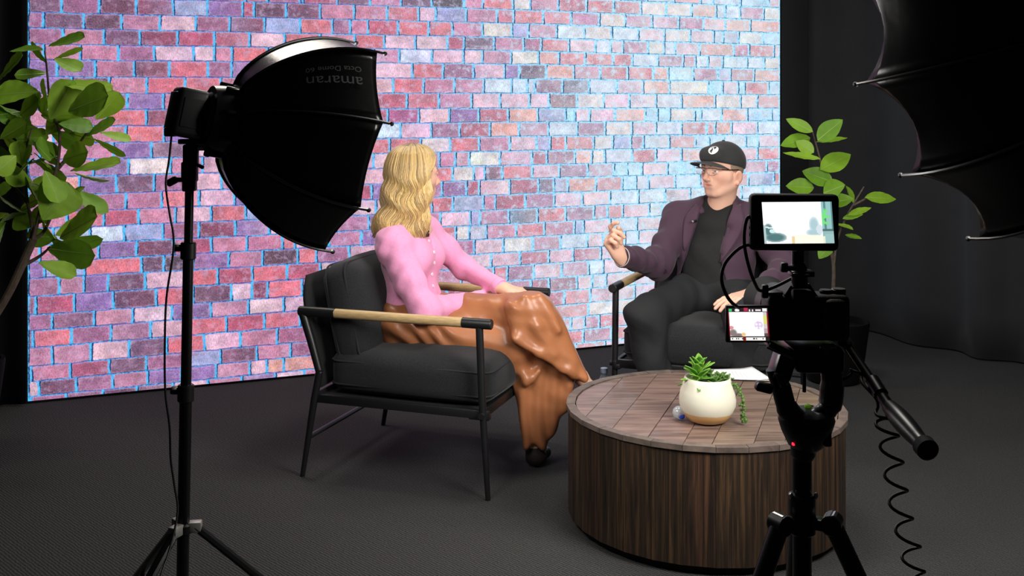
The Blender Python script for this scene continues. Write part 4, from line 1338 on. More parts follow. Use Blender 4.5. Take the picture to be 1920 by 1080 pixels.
def tree_left():
    d = 4.35
    base = (-2.30, 4.45, 0.0)
    t = empty('leafy_tree', base, 0, 'tall potted tree with broad green leaves left of the screen', 'plant', 'leafy trees beside the screen')
    tree_pot(t, base)
    tr = [Vector((-2.30, 4.45, 0.26)), P(-40, 640, d), P(10, 560, d), P(35, 510, d), P(62, 450, d)]
    MB().tube(bez(tr, 6), 0.017, 10).build('trunk', m_bark, t)
    for br in ([(62, 450), (80, 380), (105, 320), (112, 250), (95, 200), (88, 130), (84, 95)], [(35, 510), (60, 440), (52, 380), (45, 300), (60, 240)], [(62, 450), (85, 430), (110, 370)], [(40, 500), (75, 480), (95, 462)],
               [(105, 320), (140, 280), (165, 245)], [(52, 380), (25, 350), (0, 330)]):
        pts = [P(x, y, d + 0.02 * math.sin(i * 2.1)) for i, (x, y) in enumerate(br)]
        n = len(bez(pts, 4))
        MB().tube(bez(pts, 4), [0.009 - 0.006 * i / n for i in range(n)], 8).build('branch', m_bark, t)
    LV = [(91, 86, 151, 70, 30, 1), (80, 93, 30, 94, 32, 1), (102, 110, 147, 128, 30, 1), (100, 112, 148, 91, 10, 0), (88, 137, 33, 140, 16, 0), (72, 172, -4, 176, 52, 1),
          (90, 200, 82, 152, 26, 0), (94, 224, 132, 158, 42, 2), (105, 155, 198, 162, 34, 1), (128, 208, 190, 180, 52, 2), (180, 224, 219, 178, 36, 1), (158, 256, 208, 226, 24, 1),
          (188, 248, 240, 260, 18, 1), (176, 260, 229, 290, 14, 0), (132, 320, 214, 303, 32, 1), (140, 325, 197, 342, 20, 0), (48, 205, 42, 260, 28, 0), (43, 312, 36, 268, 34, 1),
          (30, 292, -4, 320, 30, 1), (80, 412, 124, 350, 62, 2), (128, 356, 197, 390, 30, 1), (112, 446, 172, 408, 54, 1), (88, 468, 181, 452, 22, 0), (88, 466, 168, 478, 42, 0), (72, 492, 136, 514, 30, 1),
          (60, 290, 8, 262, 30, 0), (62, 300, 118, 330, 36, 0), (60, 340, 14, 326, 34, 0), (75, 382, 50, 338, 32, 0), (50, 402, 2, 372, 32, 0), (118, 300, 158, 286, 36, 0), (96, 250, 140, 268, 34, 0),
          (70, 240, 20, 232, 34, 0), (84, 320, 110, 372, 34, 1), (95, 200, 150, 222, 34, 0), (60, 260, 100, 290, 34, 1), (105, 330, 62, 352, 30, 0), (40, 210, -4, 216, 30, 0), (118, 390, 152, 352, 34, 0), (90, 440, 130, 470, 40, 0),
          (96, 300, 70, 272, 34, 1), (130, 250, 172, 262, 26, 0), (88, 118, 60, 84, 22, 0), (-2, 150, 32, 106, 34, 0), (0, 260, 44, 232, 30, 0), (110, 232, 168, 236, 30, 1)]
    rr = random.Random(3)
    for _ in range(26):
        x0, y0 = rr.uniform(5, 120), rr.uniform(200, 450)
        a = rr.uniform(0, 6.28)
        LV.append((x0, y0, x0 + 50 * math.cos(a), y0 + 34 * math.sin(a), rr.uniform(22, 34), 0))
    for (x0, y0, x1, y1, w, lit) in LV:
        dd = d + rr.uniform(-0.09, 0.09) + (-0.08 if lit else 0.06)
        base_ = P(x0, y0, dd)
        tip = P(x1, y1, dd + rr.uniform(-0.10, 0.05))
        if lit == 2: fc = Vector((0.75, -0.55, 0.45))
        elif lit == 1: fc = Vector((0.6 + rr.uniform(-.2, .2), -0.45, 0.6))
        else: fc = Vector((rr.uniform(-0.9, -0.1), -0.5, rr.uniform(-0.6, 0.4)))
        put_leaf(t, base_, tip + (tip - base_) * 0.12, w * dd / FPX * 1.55, fc, rr.uniform(0.08, 0.22), rr.uniform(0.0, 0.10))
tree_left()

def tree_right():
    d = 5.25
    base = (1.60, 5.3, 0.0)
    t = empty('leafy_tree', base, 0, 'potted tree with oval green leaves behind the field monitor', 'plant', 'leafy trees beside the screen')
    tree_pot(t, base)
    tr = [Vector((1.60, 5.3, 0.26)), P(1562, 560, d), P(1563, 500, d), P(1556, 450, d), P(1560, 400, d), P(1548, 350, d), P(1538, 300, d), P(1524, 248, d)]
    q = bez(tr, 5)
    MB().tube(q, [0.011 - 0.008 * i / len(q) for i in range(len(q))], 8).build('trunk', m_bark, t)
    for br in ([(1563, 500), (1570, 450), (1588, 405), (1605, 375), (1620, 350)], [(1560, 470), (1548, 440), (1540, 400)], [(1600, 385), (1628, 370)]):
        pts = [P(x, y, d) for x, y in br]
        q = bez(pts, 4) if len(pts) > 2 else pts
        MB().tube(q, [0.006 - 0.003 * i / len(q) for i in range(len(q))], 8).build('branch', m_bark, t)
    LV = [(1524, 247, 1474, 222, 18, 1), (1533, 263, 1580, 224, 28, 2), (1519, 258, 1464, 272, 24, 1), (1526, 286, 1492, 264, 20, 1), (1538, 298, 1468, 286, 12, 0), (1538, 318, 1596, 288, 30, 2), (1561, 341, 1505, 320, 28, 1),
          (1526, 352, 1474, 348, 26, 1), (1544, 362, 1584, 346, 30, 1), (1622, 370, 1682, 372, 19, 1), (1531, 266, 1590, 256, 10, 0), (1590, 404, 1634, 388, 12, 0), (1580, 410, 1618, 400, 12, 0), (1585, 440, 1616, 447, 12, 0),
          (1550, 420, 1510, 400, 26, 0), (1560, 470, 1530, 455, 24, 1), (1566, 420, 1600, 430, 20, 0), (1555, 380, 1600, 372, 22, 0), (1548, 370, 1520, 392, 24, 0), (1600, 380, 1586, 348, 18, 0), (1560, 455, 1535, 485, 22, 0)]
    rr = random.Random(8)
    for (x0, y0, x1, y1, w, lit) in LV:
        dd = d + rr.uniform(-0.08, 0.08)
        fc = Vector((-0.45, -0.75, 0.4)) if lit else Vector((rr.uniform(-.3, .5), -0.4, rr.uniform(0.1, 0.8)))
        if lit == 2: fc = Vector((-0.35, -0.85, 0.25))
        put_leaf(t, P(x0, y0, dd), P(x1, y1, dd + rr.uniform(-0.08, 0.04)), w * dd / FPX * 1.3, fc, rr.uniform(0.1, 0.25), rr.uniform(0.0, 0.08), oval=True)
tree_right()

# ================================================================ things on and by the table
def table_at(px, py, z=TH + 0.0):
    d = (CAM_H - z) * FPX / (py - HORIZON)
    return P(px, py, d)

def pot_material():
    m = bpy.data.materials.new('cream_glaze_tan_foot')
    m.use_nodes = True
    N, L = m.node_tree.nodes, m.node_tree.links
    b = N['Principled BSDF']
    tc = N.new('ShaderNodeTexCoord'); sp = N.new('ShaderNodeSeparateXYZ')
    L.new(tc.outputs['Object'], sp.inputs[0])
    nz = N.new('ShaderNodeTexNoise'); nz.inputs['Scale'].default_value = 30
    L.new(tc.outputs['Object'], nz.inputs['Vector'])
    ad = N.new('ShaderNodeMath'); ad.operation = 'MULTIPLY_ADD'; ad.inputs[1].default_value = 0.006
    L.new(nz.outputs['Fac'], ad.inputs[0]); L.new(sp.outputs[2], ad.inputs[2])
    mr = N.new('ShaderNodeMapRange'); mr.inputs['From Min'].default_value = TH + 0.034; mr.inputs['From Max'].default_value = TH + 0.037
    L.new(ad.outputs[0], mr.inputs['Value'])
    mx = N.new('ShaderNodeMix'); mx.data_type = 'RGBA'
    mx.inputs[6].default_value = (*lin((206, 164, 108)), 1); mx.inputs[7].default_value = (*lin((216, 213, 194)), 1)
    L.new(mr.outputs['Result'], mx.inputs[0]); L.new(mx.outputs[2], b.inputs['Base Color'])
    b.inputs['Roughness'].default_value = 0.4
    return m

def build_succulent():
    c = table_at(1330, 793, TH + 0.002)
    c = Vector((c.x, c.y + 0.03, TH + 0.0022))
    t = empty('potted_succulent', tuple(c), 0, 'green artificial succulents in a cream and tan round pot', 'plant')
    s = 1.0
    prof = [(0.052, 0.0), (0.060, 0.003), (0.075, 0.022), (0.0875, 0.05), (0.0885, 0.07), (0.084, 0.095), (0.074, 0.122), (0.071, 0.134), (0.069, 0.136), (0.066, 0.134), (0.066, 0.118)]
    MB().lathe(prof, c, 48).build('pot', pot_material(), t, autosmooth=60)
    MB().cyl(c + Vector((0, 0, 0.108)), c + Vector((0, 0, 0.12)), 0.066, 24).build('soil', M('moss_dark', (40, 44, 24), 0.95), t)
    g1 = leaf_material('succulent_bright', (126, 178, 62), (92, 150, 48))
    g2 = leaf_material('succulent_olive', (98, 134, 60), (74, 110, 52))
    rr = random.Random(5)
    top = c + Vector((0, 0, 0.118))
    def sprig(base, n, L_, wid, lift, mat, axis=Vector((0, 0, 1)), stem=0.0):
        for i in range(n):
            a = i * 2.399 + rr.uniform(-.2, .2)
            f = i / max(1, n - 1)
            el = lift[0] + (lift[1] - lift[0]) * f
            dvec = Vector((math.cos(a) * math.cos(el), math.sin(a) * math.cos(el), math.sin(el)))
            b0 = base + axis * (stem * f)
            vs_, fs_ = leaf_verts(L_ * (1 - 0.35 * f) * rr.uniform(.85, 1.1), wid, rr.uniform(-.1, .2), 0.4, 6, True)
            z = Vector((0, 0, 1)) - dvec * dvec.z
            z = z.normalized() if z.length > 0.05 else Vector((1, 0, 0))
            y = z.cross(dvec)
            R = Matrix((dvec, y, z)).transposed()
            o = MB().add([R @ v + b0 for v in vs_], fs_).build('succulent_leaf', mat, t, autosmooth=False)
            md = o.modifiers.new('thick', 'SOLIDIFY'); md.thickness = 0.0025
    sprig(top + Vector((-0.032, -0.012, 0.0)), 20, 0.068, 0.022, (-0.15, 1.25), g1, stem=0.042)
    sprig(top + Vector((-0.025, -0.01, 0.042)), 8, 0.048, 0.019, (0.35, 1.3), g1, stem=0.02)
    MB().tube([top + Vector((-0.032, -0.012, -0.005)), top + Vector((-0.025, -0.01, 0.06))], 0.004, 8).build('succulent_stem', m_vein, t)
    for (x, y, zz) in ((0.03, -0.02, 0.002), (0.045, 0.015, 0.0), (0.01, 0.03, 0.004), (0.015, -0.035, 0.0), (0.055, -0.01, -0.002)):
        sprig(top + Vector((x, y, zz)), 11, 0.034, 0.013, (-0.1, 1.2), g2, stem=0.012)
    # trailing string over the right side
    path = bez([top + Vector((0.058, -0.02, 0.006)), c + Vector((0.088, -0.035, 0.112)), c + Vector((0.098, -0.04, 0.07)), c + Vector((0.102, -0.042, 0.03)), c + Vector((0.106, -0.045, 0.008))], 8)
    MB().tube(path, 0.0012, 6).build('trailing_stem', m_bark, t)
    for i in range(4, len(path), 1):
        for q in range(2):
            p = path[i] + Vector((rr.uniform(-.008, .008), rr.uniform(-.008, .008), rr.uniform(-.003, .003)))
            p.z = max(p.z, TH + 0.007)
            MB().sphere(p, (0.0042, 0.003, 0.0042), 8).build('bead_leaf', g2, t)
build_succulent()

def build_papers():
    pa = M('white_paper', (242, 244, 246), 0.7, var=0.02, vscale=300)
    quad_px = [(1315, 709), (1330, 692), (1405, 690), (1441, 713)]
    pts = [table_at(x, y, TH + 0.004) for x, y in quad_px]
    t = empty('paper_sheets', tuple(sum(pts, Vector()) / 4), 0, 'white printed paper sheets lying on the table behind the pot', 'paper')
    for k in range(3):
        off = Vector((0.004 * k, -0.003 * k, 0.0008 * k))
        a, b, c, d_ = [p + off for p in pts]
        z0 = TH + 0.0028 + 0.0012 * k
        def fn(u, v):
            p = a.lerp(b, v).lerp(d_.lerp(c, v), u)
            return (p.x, p.y, z0 + (0.006 * max(0, u - 0.75) / 0.25 if k == 2 else 0))
        o = MB().grid(fn, 10, 6).build('sheet', pa, t, autosmooth=False)
        md = o.modifiers.new('thick', 'SOLIDIFY'); md.thickness = 0.0004
    a, b, c, d_ = [p + Vector((0.008, -0.006, 0)) for p in pts]
    ln = MB()
    for i in range(9):
        u0 = 0.12 + 0.07 * i
        p0 = a.lerp(d_, u0).lerp(b.lerp(c, u0), 0.15)
        p1 = a.lerp(d_, u0).lerp(b.lerp(c, u0), 0.5 + 0.35 * random.Random(i).random())
        w = (d_ - a).normalized() * 0.0012
        z = Vector((0, 0, TH + 0.0058 - a.z))
        ln.add([p0 - w + z, p1 - w + z, p1 + w + z, p0 + w + z], [(0, 1, 2, 3)])
    ln.build('printed_lines', M('ink_grey', (205, 206, 208), 0.8), t, smooth=False)
build_papers()

# small clear glass ball with a blue swirl beside the pot
gb = table_at(1274, 786, TH)
t = empty('glass_paperweight', (gb.x, gb.y, TH), 0, 'small clear glass paperweight with a blue swirl beside the pot', 'paperweight')
MB().lathe([(0.006, 0), (0.014, 0.0015), (0.021, 0.010), (0.0225, 0.02), (0.019, 0.031), (0.010, 0.038), (0.002, 0.0395)], (gb.x, gb.y, TH + 0.002), 24).build('glass_body', M('clear_glass', (225, 232, 236), 0.08, trans=0.55, var=0.25, vscale=90), t, autosmooth=80)
MB().sphere((gb.x + 0.004, gb.y - 0.017, TH + 0.014), (0.011, 0.006, 0.009), 12).build('blue_swirl', M('cobalt_glass', (40, 70, 190), 0.15), t)

# plastic bottle on the floor behind the table
bp_ = P(1138, 700, 4.52)
t = empty('water_bottle', (bp_.x - 0.012, bp_.y, 0), 0, 'clear plastic water bottle standing on the floor behind the table', 'bottle')
hb = CAM_H - (690 - HORIZON) / FPX * 4.52
MB().lathe([(0.025, 0), (0.031, 0.004), (0.032, hb * 0.3), (0.029, hb * 0.34), (0.032, hb * 0.38), (0.032, hb * 0.66), (0.026, hb * 0.78), (0.0125, hb * 0.88), (0.0125, hb * 0.93)], (bp_.x - 0.012, bp_.y, 0.001), 28).build('bottle_body', M('clear_plastic', (200, 214, 226), 0.1, trans=0.8), t, autosmooth=70)
MB().lathe([(0.0145, hb * 0.92), (0.015, hb * 0.925), (0.015, hb * 0.995), (0.013, hb)], (bp_.x - 0.012, bp_.y, 0.001), 24).build('cap', M('cap_pale_blue', (170, 184, 205), 0.4), t)
# ================================================================ people: smooth-union distance fields turned into one skin
class SDF:
    def __init__(self):
        self.ops = []
    def cap(self, a, b, ra, rb=None, k=0.02, flat=None, sub=False):
        """rounded cone; flat=(axis, scale): squeezed along the axis"""
        a, b = np.array(a, float), np.array(b, float)
        rb = ra if rb is None else rb
        mr = max(ra, rb)
        if flat is not None:
            ax = np.array(flat[0], float); ax /= np.linalg.norm(ax)
            sc = flat[1]
        else:
            ax, sc = None, 1.0
        def f(p):
            q = p - a
            ab = b - a
            if ax is not None:
                t_ = q @ ax
                q = q + np.multiply.outer(t_ * (1 / sc - 1), ax)
                ab = ab + ax * (ab @ ax) * (1 / sc - 1)
            den = max(ab @ ab, 1e-12)
            h = np.clip((q @ ab) / den, 0, 1)
            d = np.linalg.norm(q - np.multiply.outer(h, ab), axis=-1) - (ra + (rb - ra) * h)
            return d * min(1.0, sc) if ax is not None else d
        e = mr * max(1.0, sc)
        self.ops.append((f, np.minimum(a, b) - e, np.maximum(a, b) + e, k, sub))
        return self
    def chain(self, pts, rs, k=0.02, flat=None):
        for i in range(len(pts) - 1):
            self.cap(pts[i], pts[i + 1], rs[i], rs[i + 1], k, flat)
        return self
    def ell(self, c, r, R=None, k=0.02, sub=False):
        c, r = np.array(c, float), np.array(r, float)
        Rm = np.array(R) if R is not None else np.eye(3)
        def f(p):
            q = (p - c) @ Rm
            k0 = np.linalg.norm(q / r, axis=-1)
            k1 = np.linalg.norm(q / (r * r), axis=-1)
            return k0 * (k0 - 1.0) / np.maximum(k1, 1e-9)
        e = np.abs(Rm) @ r
        self.ops.append((f, c - e, c + e, k, sub))
        return self
    def fn(self, f, lo, hi, k=0.01, sub=False):
        self.ops.append((f, np.array(lo, float), np.array(hi, float), k, sub))
        return self
    def bounds(self):
        lo = np.min([o[1] for o in self.ops if not o[4]], axis=0)
        hi = np.max([o[2] for o in self.ops if not o[4]], axis=0)
        return lo, hi
    def mesh(self, h, lo=None, hi=None, smooth=2):
        l, u = self.bounds()
        lo = l - 3 * h if lo is None else np.maximum(np.array(lo), l - 3 * h)
        hi = u + 3 * h if hi is None else np.minimum(np.array(hi), u + 3 * h)
        n = np.ceil((hi - lo) / h).astype(int) + 1
        F = np.full(n, 0.06, dtype=np.float32)
        ax = [lo[i] + h * np.arange(n[i]) for i in range(3)]
        for (f, a, b, k, sub) in self.ops:
            pad = k + 4 * h + (0.0 if sub else 0.012)
            i0 = np.clip(np.floor((a - pad - lo) / h).astype(int), 0, n)
            i1 = np.clip(np.ceil((b + pad - lo) / h).astype(int) + 1, 0, n)
            if np.any(i1 <= i0):
                continue
            X, Y, Z = np.meshgrid(ax[0][i0[0]:i1[0]], ax[1][i0[1]:i1[1]], ax[2][i0[2]:i1[2]], indexing='ij')
            p = np.stack([X, Y, Z], -1)
            d = f(p).astype(np.float32)
            sl = (slice(i0[0], i1[0]), slice(i0[1], i1[1]), slice(i0[2], i1[2]))
            A = F[sl]
            if sub:
                d = -d
                hh = np.maximum(k - np.abs(A - d), 0) / k
                F[sl] = np.maximum(A, d) + hh * hh * k * 0.25
            else:
                hh = np.maximum(k - np.abs(A - d), 0) / k
                F[sl] = np.minimum(A, d) - hh * hh * k * 0.25
        # close at the box borders
        F[0] = F[-1] = 0.02; F[:, 0] = F[:, -1] = 0.02; F[:, :, 0] = F[:, :, -1] = 0.02
        return surface_nets(F, lo, h, smooth)

def surface_nets(F, lo, h, smooth):
    S = F < 0
    nx, ny, nz = F.shape
    c = [S[dx:nx - 1 + dx, dy:ny - 1 + dy, dz:nz - 1 + dz] for dx in (0, 1) for dy in (0, 1) for dz in (0, 1)]
    cnt = np.zeros(c[0].shape, np.uint8)
    for q in c: cnt += q
    act = (cnt > 0) & (cnt < 8)
    idx = np.argwhere(act)
    vid = np.full(act.shape, -1, np.int64)
    vid[act] = np.arange(len(idx))
    acc = np.zeros((len(idx), 3)); num = np.zeros(len(idx))
    cor = [(dx, dy, dz) for dx in (0, 1) for dy in (0, 1) for dz in (0, 1)]
    val = np.stack([F[idx[:, 0] + a, idx[:, 1] + b, idx[:, 2] + d_] for a, b, d_ in cor], 1)
    for i in range(8):
        for j in range(i + 1, 8):
            if sum(abs(cor[i][q] - cor[j][q]) for q in range(3)) != 1: continue
            a, b = val[:, i], val[:, j]
            m = (a < 0) != (b < 0)
            t = np.zeros(len(idx)); t[m] = a[m] / (a[m] - b[m])
            p = np.array(cor[i]) + np.multiply.outer(t, np.array(cor[j]) - np.array(cor[i]))
            acc[m] += p[m]; num[m] += 1
    V = lo + h * (idx + acc / np.maximum(num, 1)[:, None])
    faces = []
    for axis in range(3):
        sl0 = [slice(None)] * 3; sl1 = [slice(None)] * 3
        sl0[axis] = slice(0, -1); sl1[axis] = slice(1, None)
        A, B = S[tuple(sl0)], S[tuple(sl1)]
        e = np.argwhere(A != B)
        o1, o2 = [(1, 2), (2, 0), (0, 1)][axis]
        ok = (e[:, o1] > 0) & (e[:, o2] > 0) & (e[:, o1] < F.shape[o1] - 1) & (e[:, o2] < F.shape[o2] - 1)
        e = e[ok]
        if len(e) == 0: continue
        q = []
        for (u, v) in ((-1, -1), (0, -1), (0, 0), (-1, 0)):
            g = e.copy(); g[:, o1] += u; g[:, o2] += v
            q.append(vid[g[:, 0], g[:, 1], g[:, 2]])
        q = np.stack(q, 1)
        ins = A[e[:, 0], e[:, 1], e[:, 2]]
        q[~ins] = q[~ins][:, ::-1]
        faces.append(q)
    Fc = np.concatenate(faces)
    Fc = Fc[(Fc >= 0).all(1)]
    ed = np.concatenate([Fc[:, [0, 1]], Fc[:, [1, 2]], Fc[:, [2, 3]], Fc[:, [3, 0]]])
    deg = np.bincount(ed.ravel(), minlength=len(V)).astype(float)
    for _ in range(smooth):
        acc = np.zeros_like(V)
        for q in range(3):
            acc[:, q] = np.bincount(ed[:, 0], V[ed[:, 1], q], len(V)) + np.bincount(ed[:, 1], V[ed[:, 0], q], len(V))
        V = 0.5 * V + 0.5 * acc / np.maximum(deg, 1)[:, None]
    return V, Fc

def normals(V, F):
    n = np.cross(V[F[:, 2]] - V[F[:, 0]], V[F[:, 3]] - V[F[:, 1]])
    N_ = np.zeros_like(V)
    for c in range(4):
        for q in range(3):
            N_[:, q] += np.bincount(F[:, c], n[:, q], len(V))
    return N_ / np.maximum(np.linalg.norm(N_, axis=1), 1e-12)[:, None]

def join(*vf):
    Vs, Fs, n = [], [], 0
    for V, F in vf:
        Vs.append(V); Fs.append(F + n); n += len(V)
    return np.concatenate(Vs), np.concatenate(Fs)

def np_obj(name, V, F, mat, parent, col=None):
    me = bpy.data.meshes.new(name)
    me.vertices.add(len(V))
    me.vertices.foreach_set('co', V.astype(np.float32).ravel())
    me.loops.add(F.size)
    me.loops.foreach_set('vertex_index', F.ravel().astype(np.int32))
    me.polygons.add(len(F))
    me.polygons.foreach_set('loop_start', np.arange(0, F.size, 4, dtype=np.int32))
    me.update(calc_edges=True)
    me.validate()
    if col is not None:
        at = me.attributes.new('tint', 'FLOAT_COLOR', 'POINT')
        at.data.foreach_set('color', np.concatenate([col, np.ones((len(V), 1))], 1).astype(np.float32).ravel())
    return finish(name, me, mat, parent)

def bvh_of(V, F):
    return BVHTree.FromPolygons([tuple(v) for v in V], [tuple(int(i) for i in f) for f in F])

def A(v): return np.array(v, float)

def hand(s, wrist, dirx, palm_n, thumb_side, curls, size=1.0, spread=0.1, thumb=None, thick=1.0):
    """wrist point, direction to the fingers, normal on the palm side, thumb_side = unit vector toward the thumb"""
    w, x, n = A(wrist), A(dirx), A(palm_n)
    x = x / np.linalg.norm(x)
    n = n - x * (n @ x); n /= np.linalg.norm(n)
    t = A(thumb_side); t = t - x * (t @ x) - n * (t @ n); t /= np.linalg.norm(t)
    z = size
    s.cap(w - x * 0.02, w + x * 0.02 * z, 0.027 * z, 0.027 * z, 0.012, flat=(n, 0.72))
    for o in (-0.026, -0.009, 0.009, 0.026):
        s.cap(w + x * 0.018 * z + t * o * 0.75 * z, w + x * (0.085 - abs(o) * 0.25) * z + t * o * z, 0.0125 * z * thick, 0.0115 * z * thick, 0.014)
    s.cap(w + x * 0.02 * z + t * 0.018 * z + n * 0.006 * z, w + x * 0.055 * z + t * 0.026 * z + n * 0.008 * z, 0.014 * z, 0.012 * z, 0.014)
    lens = [(0.040, 0.024, 0.020), (0.044, 0.028, 0.021), (0.041, 0.026, 0.020), (0.032, 0.020, 0.018)]
    for i, o in enumerate((0.027, 0.009, -0.009, -0.026)):
        p = w + x * (0.086 - abs(o) * 0.22) * z + t * o * z
        d = x + t * (o * spread * 30)
        d /= np.linalg.norm(d)
        ang = 0.0
        r = 0.0092 * z * thick
        for j in range(3):
            ang += curls[i][j]
            dd = d * math.cos(ang) - (-n) * math.sin(ang)
            q = p + dd * lens[i][j] * z
            s.cap(p, q, r, r * 0.93, 0.004)
            p, r = q, r * 0.92
    # thumb
    tb = thumb or ((0.75, 0.55, 0.15), (0.9, 0.25, 0.3), (1.0, 0.0, 0.35))
    p = w + x * 0.025 * z + t * 0.024 * z + n * 0.004 * z
    r = 0.0125 * z * thick
    for j, L_ in enumerate((0.038, 0.030, 0.024)):
        v = A(tb[j]); dd = x * v[0] + t * v[1] + n * v[2]; dd /= np.linalg.norm(dd)
        q = p + dd * L_ * z
        s.cap(p, q, r, r * 0.9, 0.006)
        p, r = q, r * 0.88
    return s

m_skin = M('skin', (226, 172, 148), 0.5, sss=0.12, attr='tint', spec=0.35)

def head_sdf(s, c, f, up, man=True):
    """c centre, f facing, up. returns local->world function"""
    f = A(f) / np.linalg.norm(f)
    up = A(up); up = up - f * (up @ f); up /= np.linalg.norm(up)
    l = np.cross(up, f)                       # person's left
    R = np.stack([f, l, up], 1)
    c = A(c)
    W = lambda x, y, z: c + R @ A((x, y, z))
    s.ell(W(-0.012, 0, 0.03), (0.097, 0.076, 0.092), R, 0.02)
    s.ell(W(0.018, 0, -0.028), (0.070, 0.060, 0.078), R, 0.03)
    jw = 1.0 if man else 0.84
    for y in (-1, 1):
        s.cap(W(-0.016, 0.056 * jw * y, -0.045), W(0.052, 0.027 * jw * y, -0.084), 0.019, 0.017, 0.025)
        s.cap(W(0.058, 0.036 * y, -0.014), W(0.030, 0.056 * y, -0.018), 0.014, 0.014, 0.03)     # cheekbone
        s.cap(W(0.083, 0.012 * y, 0.029), W(0.068, 0.046 * y, 0.029), 0.009, 0.008, 0.018)     # brow
    s.cap(W(0.066, -0.010, -0.088), W(0.066, 0.010, -0.088), 0.0165, 0.0165, 0.02)             # chin
    for y in (-1, 1):
        s.ell(W(0.093, 0.032 * y, 0.008), (0.013, 0.017, 0.012), R, 0.014, sub=True)            # eye socket
    s.cap(W(0.084, 0, 0.020), W(0.110, 0, -0.020), 0.0080, 0.0105, 0.014)                       # nose ridge
    s.cap(W(0.110, 0, -0.021), W(0.098, 0, -0.029), 0.0105, 0.009, 0.006)
    for y in (-1, 1):
        s.ell(W(0.096, 0.012 * y, -0.027), (0.010, 0.0065, 0.0065), R, 0.006)
        s.ell(W(0.0765, 0.031 * y, 0.0165), (0.0158, 0.0158, 0.0058), R, 0.004)                  # upper lid
        s.ell(W(0.0760, 0.031 * y, 0.0015), (0.0145, 0.0150, 0.0050), R, 0.004)
    # mouth
    s.cap(W(0.076, -0.016, -0.054), W(0.076, 0.016, -0.054), 0.013, 0.013, 0.025)
    s.cap(W(0.0870, -0.014, -0.0495), W(0.0870, 0.014, -0.0495), 0.0042, 0.0042, 0.006)
    s.cap(W(0.0855, -0.013, -0.0600), W(0.0855, 0.013, -0.0600), 0.0048, 0.0048, 0.006)
    s.cap(W(0.0930, -0.018, -0.0545), W(0.0930, 0.018, -0.0545), 0.0036, 0.0036, 0.004, sub=True)
    for y in (-1, 1):
        # ear
        Rt = R @ np.array(Euler((0.30 * -y, 0.2, 0.35 * -y)).to_matrix())
        s.ell(W(-0.014, 0.081 * y, -0.020), (0.021, 0.009, 0.032), Rt, 0.008)
        s.ell(W(-0.006, 0.091 * y, -0.018), (0.012, 0.007, 0.020), Rt, 0.006, sub=True)
        s.ell(W(-0.008, 0.082 * y, -0.046), (0.010, 0.006, 0.010), Rt, 0.006)
    return W, R

def skin_tint(V, W, R, c, base, lips, lo=None, flush=(0.0, 0.0, 0.0)):
    q = (V - c) @ R
    col = np.tile(np.array(lin(base)), (len(V), 1))
    w = np.exp(-(((q[:, 0] - 0.089) / 0.010) ** 2 + (q[:, 1] / 0.015) ** 4 + ((q[:, 2] + 0.0545) / 0.0085) ** 4))
    col = col * (1 - w[:, None]) + np.array(lin(lips)) * w[:, None]
    ck = np.exp(-(((q[:, 0] - 0.06) / 0.03) ** 2 + ((np.abs(q[:, 1]) - 0.045) / 0.02) ** 2 + ((q[:, 2] + 0.03) / 0.03) ** 2)) * 0.35
    nz = np.exp(-(((q[:, 0] - 0.112) / 0.02) ** 2 + (q[:, 1] / 0.015) ** 2 + ((q[:, 2] + 0.022) / 0.02) ** 2)) * 0.35
    er = np.exp(-(((np.abs(q[:, 1]) - 0.084) / 0.012) ** 2 + ((q[:, 0] + 0.008) / 0.03) ** 2)) * 0.3
    f = np.clip(ck + nz + er, 0, 1)[:, None]
    col = col * (1 - f) + np.array(lin((214, 128, 112))) * f
    return col

def eyes(parent, W, R, browcol, ed=0.0725):
    me_w = M('eye_white', (236, 232, 228), 0.15)
    for y in (-1, 1):
        c = Vector(W(ed, 0.031 * y, 0.0090))
        Rm = Matrix([list(r) for r in R])
        e = MB().sphere(c, 0.0125, 16).build('eyeball', me_w, parent)
        p = Vector(W(ed + 0.0098, 0.031 * y + 0.0015 , 0.0090))
        MB().sphere(p, (0.0033, 0.0054, 0.0054), 12, Rm).build('iris', M('iris_grey_blue', (72, 88, 96), 0.1), e)
        q = [Vector(W(0.0930, 0.014 * y, 0.030)), Vector(W(0.0885, 0.030 * y, 0.035)), Vector(W(0.075, 0.050 * y, 0.032))]
        MB().tube(bez(q, 5), [0.0028] * 6 + [0.0024] * 3 + [0.001] * 2, 6, flat=((0, 0, 1), 1.2)).build('eyebrow', M('brow_' + browcol, (120, 96, 72) if browcol == 'grey' else (150, 116, 70), 0.8), parent)

def folds(V, N_, specs):
    """specs: list of (direction, wavelength, amp, warp)"""
    D = np.zeros(len(V))
    for (d, wl, amp, ph) in specs:
        d = A(d) / np.linalg.norm(d)
        s = V @ d
        warp = 0.6 * np.sin(V[:, 0] * 17 + ph) + 0.6 * np.sin(V[:, 2] * 13 + 2 * ph) + 0.5 * np.sin(V[:, 1] * 15 - ph)
        w = np.sin(2 * PI * s / wl + warp + ph)
        m = 0.5 + 0.5 * np.sin(V[:, 0] * 11 + ph * 3) * np.sin(V[:, 2] * 9 + ph) 
        D += amp * m * np.sign(w) * np.abs(w) ** 1.3
    return V + N_ * D[:, None]
